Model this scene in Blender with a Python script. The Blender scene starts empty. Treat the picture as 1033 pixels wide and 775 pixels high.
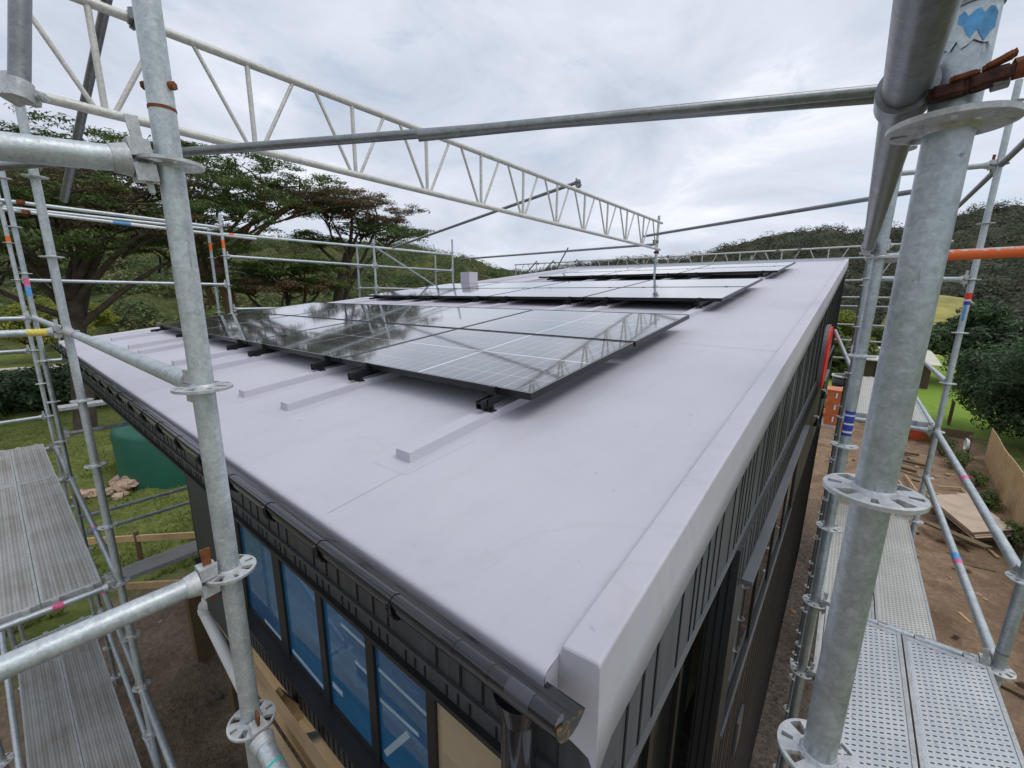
import bpy, bmesh, math, random
import numpy as np
from mathutils import Vector, Matrix, noise
random.seed(7); np.random.seed(7)
R = math.radians
scene = bpy.context.scene
COL = scene.collection

# ------------------------------------------------------------------ node helpers
class NT:
    def __init__(s, name):
        s.m = bpy.data.materials.new(name); s.m.use_nodes = True
        s.t = s.m.node_tree; s.n = s.t.nodes; s.l = s.t.links
        s.b = s.n['Principled BSDF']; s.out = s.n['Material Output']
    def node(s, typ, **kw):
        n = s.n.new(typ)
        for k, v in kw.items(): setattr(n, k, v)
        return n
    def link(s, a, b): s.l.new(a, b)
    def put(s, sock, v):
        if hasattr(v, 'is_output'): s.l.new(v, sock)
        else: sock.default_value = v
    def math(s, op, a, b=None, c=None, clamp=False):
        n = s.node('ShaderNodeMath', operation=op); n.use_clamp = clamp
        s.put(n.inputs[0], a)
        if b is not None: s.put(n.inputs[1], b)
        if c is not None: s.put(n.inputs[2], c)
        return n.outputs[0]
    def coords(s, kind='Object'):
        return s.node('ShaderNodeTexCoord').outputs[kind]
    def shifted(s, amount=37.0):
        # object coordinates shifted by the per-object random number so copies differ
        oi = s.node('ShaderNodeObjectInfo'); v = s.node('ShaderNodeVectorMath', operation='ADD')
        c = s.node('ShaderNodeCombineXYZ'); k = s.math('MULTIPLY', oi.outputs['Random'], amount)
        for i in range(3): s.link(k, c.inputs[i])
        s.link(s.coords(), v.inputs[0]); s.link(c.outputs[0], v.inputs[1])
        return v.outputs[0]
    def noise(s, vec, scale, detail=4, rough=0.55, dist=0.0):
        n = s.node('ShaderNodeTexNoise'); n.inputs['Scale'].default_value = scale
        n.inputs['Detail'].default_value = detail; n.inputs['Roughness'].default_value = rough
        n.inputs['Distortion'].default_value = dist
        if vec is not None: s.link(vec, n.inputs['Vector'])
        return n.outputs['Fac']
    def scale(s, vec, x, y, z):
        n = s.node('ShaderNodeMapping'); n.inputs['Scale'].default_value = (x, y, z)
        s.link(vec, n.inputs['Vector']); return n.outputs[0]
    def ramp(s, fac, stops):
        n = s.node('ShaderNodeValToRGB'); cr = n.color_ramp
        while len(cr.elements) < len(stops): cr.elements.new(0.5)
        for e, (p, c) in zip(cr.elements, stops):
            e.position = p; e.color = (c[0], c[1], c[2], 1) if not isinstance(c, (int, float)) else (c, c, c, 1)
        s.link(fac, n.inputs[0]); return n.outputs[0]
    def mix(s, fac, a, b, blend='MIX'):
        n = s.node('ShaderNodeMix', data_type='RGBA', blend_type=blend)
        s.put(n.inputs[0], fac)
        for sock, v in ((n.inputs[6], a), (n.inputs[7], b)):
            if isinstance(v, (tuple, list)): v = (v[0], v[1], v[2], 1)
            s.put(sock, v)
        return n.outputs[2]
    def bump(s, h, strength=0.3, dist=0.01):
        n = s.node('ShaderNodeBump'); n.inputs['Strength'].default_value = strength
        n.inputs['Distance'].default_value = dist
        s.link(h, n.inputs['Height']); s.link(n.outputs[0], s.b.inputs['Normal'])
    def set(s, color=None, rough=None, metal=None, spec=None, coat=None):
        for k, v in (('Base Color', color), ('Roughness', rough), ('Metallic', metal), ('Specular IOR Level', spec), ('Coat Weight', coat)):
            if v is None: continue
            if isinstance(v, (tuple, list)): v = (v[0], v[1], v[2], 1)
            s.put(s.b.inputs[k], v)
        return s
    def sep(s, vec):
        n = s.node('ShaderNodeSeparateXYZ'); s.link(vec, n.inputs[0]); return n.outputs

def m_galv(name, lo, hi, rough=0.5, metal=0.45, dirt=0.35, streak=(1, 1, 1)):
    t = NT(name); v = t.shifted()
    a = t.noise(v, 11, 7, 0.7, 0.4); b = t.noise(v, 140, 4, 0.65); c = t.noise(v, 4, 6, 0.75, 0.6)
    base = t.ramp(a, [(0.28, lo), (0.5, tuple((p + q) / 2 for p, q in zip(lo, hi))), (0.72, hi)])
    vo = t.node('ShaderNodeTexVoronoi'); vo.inputs['Scale'].default_value = 75; t.link(v, vo.inputs['Vector'])
    sp = t.sep(vo.outputs['Color'])
    base = t.mix(0.75, base, t.ramp(sp[0], [(0.0, 0.86), (1.0, 1.10)]), 'MULTIPLY')
    base = t.mix(0.6, base, t.ramp(b, [(0.32, 0.72), (0.68, 1.15)]), 'MULTIPLY')
    base = t.mix(t.ramp(c, [(0.50, 0.0), (0.78, dirt)]), base, (0.20, 0.205, 0.205))
    d = t.noise(v, 30, 5, 0.75, 1.2)
    base = t.mix(t.ramp(d, [(0.64, 0.0), (0.70, 0.6)]), base, (0.12, 0.12, 0.12))
    e = t.noise(v, 19, 6, 0.8, 2.0)
    base = t.mix(t.ramp(e, [(0.64, 0.0), (0.69, 0.65)]), base, (0.66, 0.66, 0.62))
    g = t.noise(t.scale(v, 60, 60, 6), 2.0, 3, 0.6, 0.8)
    base = t.mix(t.ramp(g, [(0.68, 0.0), (0.73, 0.45)]), base, (0.13, 0.13, 0.13))
    t.set(base, t.ramp(a, [(0.3, rough - 0.1), (0.7, rough + 0.14)]), metal)
    t.bump(t.math('ADD', t.math('MULTIPLY', b, 0.5), t.math('MULTIPLY', d, 0.6)), 0.28, 0.003); return t.m

def m_plain(name, col, rough=0.6, metal=0.0, var=0.15, scale=8, bump=0.0, bscale=60, spec=0.5):
    t = NT(name); v = t.shifted()
    a = t.noise(v, scale, 5, 0.6)
    d = tuple(c * (1 - var) for c in col); h = tuple(min(1, c * (1 + var)) for c in col)
    t.set(t.ramp(a, [(0.3, d), (0.7, h)]), rough, metal, spec)
    if bump: t.bump(t.noise(v, bscale, 3), bump, 0.004)
    return t.m

M = {}
M['galv'] = m_galv('galvanised_steel', (0.37, 0.415, 0.445), (0.56, 0.615, 0.645), 0.40, 0.62, 0.4)
M['galv_light'] = m_galv('pale_galvanised_steel', (0.45, 0.50, 0.525), (0.65, 0.70, 0.715), 0.45, 0.5, 0.45)
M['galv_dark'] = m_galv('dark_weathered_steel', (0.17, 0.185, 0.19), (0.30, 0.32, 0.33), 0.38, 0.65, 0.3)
M['cast'] = m_galv('galvanised_casting', (0.46, 0.48, 0.49), (0.64, 0.66, 0.66), 0.5, 0.45, 0.4)
M['white_steel'] = m_galv('weathered_white_aluminium', (0.55, 0.54, 0.50), (0.72, 0.71, 0.67), 0.5, 0.2, 0.35)
M['rust'] = m_plain('rusty_iron', (0.20, 0.065, 0.025), 0.85, 0.2, 0.55, 30, 0.6, 90)
M['rust_dark'] = m_plain('dark_rusty_iron', (0.085, 0.035, 0.024), 0.8, 0.3, 0.7, 40, 0.8, 70)
M['orange'] = m_plain('orange_paint', (0.80, 0.16, 0.03), 0.6, 0, 0.3, 40, 0.3, 90)
def m_worn():
    t = NT('worn_orange_paint'); v = t.coords(); g = t.node('ShaderNodeNewGeometry'); n = t.sep(g.outputs['Normal'])
    a = t.noise(v, 45, 5, 0.7); k = t.math('ADD', t.math('MULTIPLY', n[2], 0.30), t.math('SUBTRACT', a, 0.5))
    f = t.ramp(k, [(0.20, 0.0), (0.26, 1.0)])
    t.set(t.mix(f, (0.80, 0.15, 0.03), (0.46, 0.47, 0.47)), 0.6); t.bump(a, 0.3, 0.002); return t.m
M['orange_worn'] = m_worn()
M['pink'] = m_plain('pink_paint', (0.75, 0.15, 0.32), 0.6, 0, 0.35, 60)
M['blue_paint'] = m_plain('blue_paint', (0.10, 0.33, 0.62), 0.6, 0, 0.4, 60)
M['teal_paint'] = m_plain('teal_paint', (0.02, 0.48, 0.45), 0.6, 0, 0.2, 60)
M['yellow_paint'] = m_plain('yellow_paint', (0.75, 0.62, 0.12), 0.6, 0, 0.3, 60)
M['red'] = m_plain('red_sign_paint', (0.72, 0.035, 0.02), 0.45, 0, 0.1, 4)
M['grey_paint'] = m_plain('grey_sign_edge', (0.17, 0.175, 0.19), 0.45, 0, 0.1, 4)
M['white'] = m_plain('white_plastic', (0.72, 0.72, 0.70), 0.4, 0, 0.08, 6)
M['navy'] = m_plain('navy_print', (0.03, 0.06, 0.35), 0.5, 0, 0.1, 6)
M['rail'] = m_plain('black_anodised_rail', (0.018, 0.018, 0.02), 0.38, 0.3, 0.3, 12)
M['gutter'] = m_plain('black_gutter_plastic', (0.012, 0.012, 0.018), 0.10, 0, 0.3, 5, spec=0.5)
M['gutter'].node_tree.nodes['Principled BSDF'].inputs['Coat Weight'].default_value = 0.25
def m_cap():
    t = NT('stained_end_cap'); v = t.coords(); a = t.noise(v, 55, 4, 0.6, 1.0)
    t.set(t.ramp(a, [(0.46, (0.018, 0.022, 0.018)), (0.54, (0.05, 0.045, 0.02)), (0.62, (0.24, 0.115, 0.03))]), 0.4); return t.m
M['stained_cap'] = m_cap()
M['clip'] = m_plain('grey_gutter_clip', (0.05, 0.053, 0.065), 0.3, 0, 0.15, 5)
M['frame_black'] = m_plain('black_window_frame', (0.014, 0.015, 0.017), 0.45, 0, 0.3, 5)
M['dark_glassy'] = m_plain('dark_door_glass', (0.010, 0.014, 0.014), 0.12, 0, 0.2, 2)
M['flash'] = m_plain('grey_flashing', (0.17, 0.18, 0.195), 0.35, 0.4, 0.12, 5)
M['wire'] = m_plain('black_cable', (0.015, 0.015, 0.015), 0.5, 0, 0.2, 20)
M['bark'] = m_plain('cypress_bark', (0.075, 0.055, 0.042), 0.9, 0, 0.5, 3, 0.8, 12)
M['bark_brown'] = m_plain('brown_bark', (0.15, 0.09, 0.055), 0.9, 0, 0.4, 3, 0.8, 12)
M['stone'] = m_plain('pink_stone', (0.42, 0.29, 0.22), 0.85, 0, 0.35, 4, 0.6, 20)
M['concrete'] = m_plain('pale_concrete', (0.5, 0.48, 0.45), 0.8, 0, 0.2, 4)
M['brownwall'] = m_plain('brown_wall', (0.10, 0.06, 0.045), 0.8, 0, 0.2, 1)
M['cream'] = m_plain('cream_roofing', (0.62, 0.58, 0.48), 0.7, 0, 0.1, 1)
M['tarp'] = m_plain('orange_plastic', (0.58, 0.17, 0.06), 0.5, 0, 0.2, 2)
M['redbin'] = m_plain('red_orange_plastic', (0.55, 0.09, 0.03), 0.5, 0, 0.2, 2)
M['blackplastic'] = m_plain('black_plastic', (0.012, 0.012, 0.012), 0.4, 0, 0.2, 6)
M['rope'] = m_plain('pale_rope', (0.5, 0.45, 0.33), 0.9, 0, 0.3, 30)

def m_timber(name, a, b, rough=0.75):
    t = NT(name); v = t.shifted(); g = t.noise(t.scale(v, 1.5, 22, 22), 1.6, 5, 0.6, 0.4); k = t.noise(v, 2.2, 3)
    c = t.mix(t.ramp(g, [(0.3, 0.0), (0.7, 1.0)]), a, b)
    c = t.mix(t.ramp(k, [(0.45, 0.0), (0.75, 0.45)]), c, tuple(x * 0.5 for x in a))
    t.set(c, rough); t.bump(g, 0.25, 0.004); return t.m
M['timber'] = m_timber('pale_pine', (0.46, 0.29, 0.14), (0.60, 0.42, 0.23))
M['timber_dark'] = m_timber('weathered_pine', (0.11, 0.075, 0.035), (0.19, 0.135, 0.065))
M['paling'] = m_timber('fresh_fence_paling', (0.50, 0.33, 0.16), (0.62, 0.44, 0.24))
M['ply'] = m_timber('weathered_plywood', (0.44, 0.33, 0.24), (0.56, 0.45, 0.34))

def m_membrane():
    t = NT('roof_membrane'); v = t.coords()
    a = t.noise(v, 0.9, 6, 0.6, 0.3); b = t.noise(v, 6, 5, 0.65); c = t.noise(v, 55, 3, 0.6)
    col = t.ramp(a, [(0.3, (0.50, 0.492, 0.552)), (0.7, (0.56, 0.552, 0.61))])
    col = t.mix(t.ramp(b, [(0.55, 0.0), (0.8, 0.30)]), col, (0.46, 0.43, 0.43))
    d = t.noise(v, 1.7, 4, 0.7, 0.8)
    col = t.mix(t.ramp(d, [(0.56, 0.0), (0.76, 0.36)]), col, (0.60, 0.56, 0.55))
    st = t.noise(t.scale(v, 1.0, 0.16, 1.0), 3.4, 6, 0.65, 0.5)
    col = t.mix(t.ramp(st, [(0.54, 0.0), (0.72, 0.22)]), col, (0.40, 0.385, 0.41))
    ring = t.noise(v, 0.55, 5, 0.55, 1.2); rg = t.math('ABSOLUTE', t.math('SUBTRACT', ring, 0.52))
    col = t.mix(t.ramp(rg, [(0.0, 0.28), (0.012, 0.0)]), col, (0.46, 0.43, 0.42))
    sc = t.noise(t.scale(v, 16, 5, 1), 3.0, 4, 0.7, 2.5)
    col = t.mix(t.ramp(sc, [(0.66, 0.0), (0.70, 0.30)]), col, (0.42, 0.41, 0.43))
    sp = t.noise(v, 24, 2, 0.5)
    col = t.mix(t.ramp(sp, [(0.74, 0.0), (0.77, 0.45)]), col, (0.30, 0.29, 0.30))
    # water ponding tide marks and soft scuffs
    xyz = t.sep(v)
    t.set(col, t.ramp(a, [(0.3, 0.42), (0.7, 0.6)]), 0, 0.4)
    h = t.math('ADD', t.math('MULTIPLY', b, 0.7), t.math('MULTIPLY', c, 0.08))
    h = t.math('ADD', h, t.math('MULTIPLY', a, 1.6))
    t.bump(h, 0.30, 0.014); return t.m
M['membrane'] = m_membrane()
M['seam'] = m_plain('membrane_seam', (0.44, 0.43, 0.48), 0.6, 0, 0.15, 10)

def m_clad(name, col, axis):
    # vertical weatherboard cladding with fine grain
    t = NT(name); v = t.coords(); x = t.sep(v)
    g = t.noise(t.scale(v, 30, 30, 1.2), 1.5, 4, 0.6); k = t.noise(v, 1.3, 3)
    c = t.mix(t.ramp(g, [(0.3, 0.0), (0.7, 1.0)]), tuple(q * 0.75 for q in col), tuple(q * 1.3 for q in col))
    t.set(c, t.ramp(k, [(0.3, 0.38), (0.7, 0.55)]), 0, 0.5)
    t.bump(g, 0.15, 0.004); return t.m
M['clad'] = m_clad('charcoal_cladding', (0.030, 0.033, 0.036), 0)
M['clad_grey'] = m_clad('grey_metal_cladding', (0.066, 0.072, 0.077), 0)
M['clad_front'] = m_clad('dark_front_cladding', (0.055, 0.059, 0.063), 0)
M['groove'] = m_plain('black_groove', (0.004, 0.004, 0.004), 0.9)

def m_panel(W, H):
    t = NT('solar_cells'); x = t.sep(t.coords())
    def line(sock, period, half):
        f = t.math('FRACT', t.math('DIVIDE', sock, period))
        d = t.math('MULTIPLY', t.math('MINIMUM', f, t.math('SUBTRACT', 1.0, f)), period)
        return t.math('LESS_THAN', d, half)
    def at(sock, p, half):
        return t.math('LESS_THAN', t.math('ABSOLUTE', t.math('SUBTRACT', sock, p)), half)
    u, w = x[0], x[1]
    grid = t.math('MAXIMUM', line(u, W / 18, 0.0030), line(w, H / 6, 0.0030))
    bus = line(w, H / 60, 0.0010)
    bold = t.math('MAXIMUM', at(u, W / 2, 0.0085), at(w, H / 2, 0.006))
    n = t.noise(t.coords(), 3, 3)
    col = t.ramp(n, [(0.3, (0.006, 0.0065, 0.009)), (0.7, (0.011, 0.012, 0.016))])
    col = t.mix(t.math('MULTIPLY', bus, 0.5), col, (0.32, 0.32, 0.34))
    col = t.mix(t.math('MULTIPLY', grid, 0.7), col, (0.50, 0.51, 0.53))
    col = t.mix(bold, col, (0.75, 0.76, 0.78))
    dust = t.noise(t.coords(), 9, 5, 0.7)
    col = t.mix(t.ramp(dust, [(0.5, 0.01), (0.8, 0.07)]), col, (0.35, 0.33, 0.30))
    t.set(col, t.ramp(dust, [(0.4, 0.07), (0.8, 0.13)]), 0, 0.8, 1.0)
    t.b.inputs['Coat Roughness'].default_value = 0.045; t.b.inputs['Coat IOR'].default_value = 1.8
    t.b.inputs['Sheen Weight'].default_value = 0.04; t.b.inputs['Sheen Roughness'].default_value = 0.4
    return t.m
M['pframe'] = m_plain('black_panel_frame', (0.02, 0.02, 0.022), 0.35, 0.4, 0.2, 8)
M['pedge'] = m_plain('bright_panel_edge', (0.45, 0.46, 0.48), 0.3, 0.6, 0.2, 8)

def m_deck(name, base, dark, dirt, px=0.0225, py=0.027, dirtfac=0.6):
    # steel plank: staggered oblong perforations with pressed rims, lengthwise is local x
    t = NT(name); v = t.coords(); x = t.sep(v)
    u, w = x[0], x[1]
    iv = t.math('FLOOR', t.math('DIVIDE', w, px))
    odd = t.math('MODULO', t.math('ABSOLUTE', iv), 2.0)
    uu = t.math('ADD', t.math('DIVIDE', u, py), t.math('MULTIPLY', odd, 0.5))
    fu = t.math('MULTIPLY', t.math('SUBTRACT', t.math('FRACT', uu), 0.5), py)
    fw_ = t.math('MULTIPLY', t.math('SUBTRACT', t.math('FRACT', t.math('DIVIDE', w, px)), 0.5), px)
    fu = t.math('ADD', fu, t.math('MULTIPLY', fw_, 0.45))
    d2 = t.math('ADD', t.math('POWER', t.math('DIVIDE', fu, 0.0046), 2.0), t.math('POWER', t.math('DIVIDE', fw_, 0.0082), 2.0))
    inside = t.math('MULTIPLY', t.math('GREATER_THAN', w, 0.022), t.math('LESS_THAN', w, 0.298))
    hole = t.math('MULTIPLY', t.math('LESS_THAN', d2, 1.0), inside)
    rim = t.math('MULTIPLY', t.math('MULTIPLY', t.math('LESS_THAN', d2, 2.6), t.math('GREATER_THAN', d2, 1.0)), inside)
    s = t.shifted()
    a = t.noise(s, 5, 6, 0.65); b = t.noise(s, 28, 4, 0.7); c = t.noise(s, 1.6, 4, 0.6)
    col = t.ramp(a, [(0.3, base[0]), (0.7, base[1])])
    col = t.mix(t.math('MULTIPLY', t.ramp(c, [(0.42, 0.0), (0.68, 1.0)]), dirtfac), col, dirt)
    col = t.mix(t.ramp(b, [(0.62, 0.0), (0.72, 0.45)]), col, dirt)
    rs = t.noise(s, 7, 3, 0.5)
    col = t.mix(t.ramp(rs, [(0.72, 0.0), (0.77, 0.6)]), col, (0.30, 0.14, 0.06))
    stripe = t.math('LESS_THAN', t.math('MODULO', t.math('ABSOLUTE', iv), 3.0), 1.0)
    wear = t.noise(t.scale(s, 3, 40, 1), 1.5, 4, 0.7)
    col = t.mix(t.math('MULTIPLY', stripe, t.ramp(wear, [(0.35, 0.05), (0.7, 0.5)])), col, (0.66, 0.66, 0.64))
    col = t.mix(t.ramp(t.noise(s, 60, 2, 0.5), [(0.70, 0.0), (0.75, 0.8)]), col, (0.07, 0.065, 0.06))
    col = t.mix(t.math('MULTIPLY', rim, 0.35), col, (0.75, 0.76, 0.76))
    col = t.mix(hole, col, dark)
    t.set(col, t.ramp(a, [(0.3, 0.45), (0.7, 0.65)]), t.math('MULTIPLY', t.math('SUBTRACT', 1.0, hole), 0.25))
    h = t.math('SUBTRACT', t.math('MULTIPLY', rim, 0.6), hole)
    t.bump(t.math('ADD', h, t.math('MULTIPLY', b, 0.2)), 0.5, 0.004); return t.m
M['deck_blue'] = m_deck('clean_steel_deck', ((0.44, 0.49, 0.53), (0.58, 0.63, 0.66)), (0.10, 0.10, 0.10), (0.36, 0.35, 0.32), 0.0225, 0.027, 0.25)
M['deck_pale'] = m_deck('pale_steel_deck', ((0.52, 0.52, 0.48), (0.66, 0.66, 0.61)), (0.16, 0.15, 0.13), (0.40, 0.37, 0.30), 0.0225, 0.027, 0.3)
M['deck_dirty'] = m_deck('muddy_steel_deck', ((0.31, 0.31, 0.295), (0.44, 0.44, 0.42)), (0.07, 0.065, 0.058), (0.20, 0.165, 0.125), 0.0225, 0.027, 0.85)
M['deck_edge'] = m_galv('steel_deck_edge', (0.40, 0.42, 0.43), (0.55, 0.57, 0.57), 0.5, 0.3, 0.5)

def m_glass():
    t = NT('window_glass'); t.set((1, 1, 1), 0.02)
    t.b.inputs['Transmission Weight'].default_value = 1.0; t.b.inputs['IOR'].default_value = 1.02
    # thin pane: mix clear transparency with mirror reflection
    tr = t.node('ShaderNodeBsdfTransparent'); tr.inputs[0].default_value = (0.93, 0.97, 0.98, 1)
    gl = t.node('ShaderNodeBsdfGlossy'); gl.inputs['Roughness'].default_value = 0.02
    fr = t.node('ShaderNodeFresnel'); fr.inputs[0].default_value = 1.6
    wob = t.noise(t.coords(), 1.3, 2); bp = t.node('ShaderNodeBump'); bp.inputs['Strength'].default_value = 0.02
    t.link(wob, bp.inputs['Height']); t.link(bp.outputs[0], gl.inputs['Normal'])
    k = t.math('ADD', fr.outputs[0], 0.06, clamp=True)
    mx = t.node('ShaderNodeMixShader'); t.link(k, mx.inputs[0]); t.link(tr.outputs[0], mx.inputs[1]); t.link(gl.outputs[0], mx.inputs[2])
    t.link(mx.outputs[0], t.out.inputs['Surface']); return t.m
M['glass'] = m_glass()
def m_sideglass():
    m = m_glass(); m.name = 'side_window_glass'
    for n in m.node_tree.nodes:
        if n.type == 'FRESNEL': n.inputs[0].default_value = 3.4
    return m
M['side_glass'] = m_sideglass()
def m_painted_room(cols, name, k):  # brightness of the room behind the window is painted into the pane colour
    t = NT(name); v = t.coords()
    n = t.noise(v, 1.1, 3, 0.5, 0.4); w_ = t.noise(t.scale(v, 4, 4, 9), 2.2, 4, 0.6, 0.8); x = t.sep(v)
    df = t.node('ShaderNodeBsdfPrincipled'); df.inputs['Roughness'].default_value = 0.3
    c = t.ramp(n, [(0.3, cols[0]), (0.7, cols[1])])
    c = t.mix(t.ramp(w_, [(0.52, 0.0), (0.80, 0.55)]), c, cols[2])
    t.link(c, df.inputs['Base Color'])
    b = t.node('ShaderNodeBump'); b.inputs['Strength'].default_value = 0.25; b.inputs['Distance'].default_value = 0.01; t.link(w_, b.inputs['Height']); t.link(b.outputs[0], df.inputs['Normal'])
    tr = t.node('ShaderNodeBsdfTransparent'); tr.inputs[0].default_value = (0.85, 0.92, 0.96, 1)
    m1 = t.node('ShaderNodeMixShader'); m1.inputs[0].default_value = k; t.link(tr.outputs[0], m1.inputs[1]); t.link(df.outputs[0], m1.inputs[2])
    gl = t.node('ShaderNodeBsdfGlossy'); gl.inputs['Roughness'].default_value = 0.03
    fr = t.node('ShaderNodeFresnel'); fr.inputs[0].default_value = 1.6
    m2 = t.node('ShaderNodeMixShader'); t.link(fr.outputs[0], m2.inputs[0]); t.link(m1.outputs[0], m2.inputs[1]); t.link(gl.outputs[0], m2.inputs[2])
    t.link(m2.outputs[0], t.out.inputs['Surface']); return t.m
M['painted_tan_room'] = m_painted_room(((0.52, 0.42, 0.28), (0.62, 0.51, 0.35), (0.66, 0.56, 0.42)), 'painted_lit_tan_room', 0.85)  # lit tan floor of the room, painted onto the last pane
M['painted_blue_room'] = m_painted_room(((0.006, 0.115, 0.29), (0.018, 0.22, 0.48), (0.11, 0.36, 0.58)), 'painted_lit_blue_room', 0.78)  # lit blue room interior, painted onto the panes
M['blue_film'] = m_plain('blue_building_wrap', (0.06, 0.40, 0.80), 0.3, 0, 0.35, 2.0, 0.8, 6)
M['pale_stud'] = m_plain('pale_stud', (0.34, 0.44, 0.52), 0.6, 0, 0.1, 4)
M['tan_ply'] = m_plain('tan_plywood', (0.66, 0.54, 0.37), 0.6, 0, 0.12, 4)

def m_tank():
    t = NT('green_tank_plastic'); v = t.coords(); x = t.sep(v)
    w = t.math('SINE', t.math('MULTIPLY', x[2], 30.0))
    a = t.noise(v, 1.5, 4)
    t.set(t.ramp(a, [(0.3, (0.010, 0.092, 0.060)), (0.7, (0.016, 0.122, 0.083))]), 0.45); t.bump(w, 0.06, 0.01); return t.m
M['tank'] = m_tank()

def m_leaf(name, stops, rough=0.6, trans=0.15):
    t = NT(name)
    g = t.node('ShaderNodeNewGeometry'); n = t.noise(t.coords(), 0.6, 4, 0.6); n2 = t.noise(t.coords(), 7, 2)
    f = t.math('ADD', t.math('MULTIPLY', n, 0.75), t.math('MULTIPLY', n2, 0.25))
    colr = t.ramp(f, stops); t.set(colr, rough, 0, 0.3)
    tl = t.node('ShaderNodeBsdfTranslucent'); t.link(colr, tl.inputs[0]); ms = t.node('ShaderNodeMixShader'); ms.inputs[0].default_value = 0.3
    t.link(t.b.outputs[0], ms.inputs[1]); t.link(tl.outputs[0], ms.inputs[2]); t.link(ms.outputs[0], t.out.inputs['Surface'])
    return t.m
M['leaf_cypress'] = m_leaf('cypress_foliage', [(0.30, (0.043, 0.071, 0.026)), (0.5, (0.092, 0.146, 0.041)), (0.68, (0.184, 0.243, 0.065))])
M['leaf_brown'] = m_leaf('browning_cypress_foliage', [(0.32, (0.098, 0.069, 0.043)), (0.5, (0.173, 0.121, 0.075)), (0.7, (0.218, 0.167, 0.092))])
M['leaf_dark'] = m_leaf('dark_glossy_foliage', [(0.32, (0.028, 0.056, 0.025)), (0.5, (0.061, 0.110, 0.046)), (0.7, (0.140, 0.204, 0.095))], 0.5)
M['leaf_bush'] = m_leaf('bush_foliage', [(0.32, (0.064, 0.099, 0.033)), (0.5, (0.122, 0.173, 0.051)), (0.7, (0.217, 0.268, 0.076))])
M['leaf_yellow'] = m_leaf('yellow_green_foliage', [(0.32, (0.112, 0.140, 0.028)), (0.5, (0.238, 0.266, 0.042)), (0.7, (0.448, 0.434, 0.070))])
M['leaf_hill'] = m_leaf('hill_bush_foliage', [(0.32, (0.043, 0.052, 0.036)), (0.5, (0.068, 0.078, 0.051)), (0.7, (0.104, 0.112, 0.071))])
M['leaf_hill_olive'] = m_leaf('olive_hill_foliage', [(0.32, (0.057, 0.061, 0.040)), (0.5, (0.093, 0.095, 0.059)), (0.7, (0.142, 0.138, 0.085))])
M['leaf_olive'] = m_leaf('olive_scrub_foliage', [(0.32, (0.112, 0.109, 0.053)), (0.5, (0.196, 0.182, 0.084)), (0.7, (0.294, 0.238, 0.119))])
M['grass'] = m_leaf('grass_blades', [(0.32, (0.09, 0.125, 0.03)), (0.5, (0.16, 0.205, 0.05)), (0.7, (0.28, 0.30, 0.085))])

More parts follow.
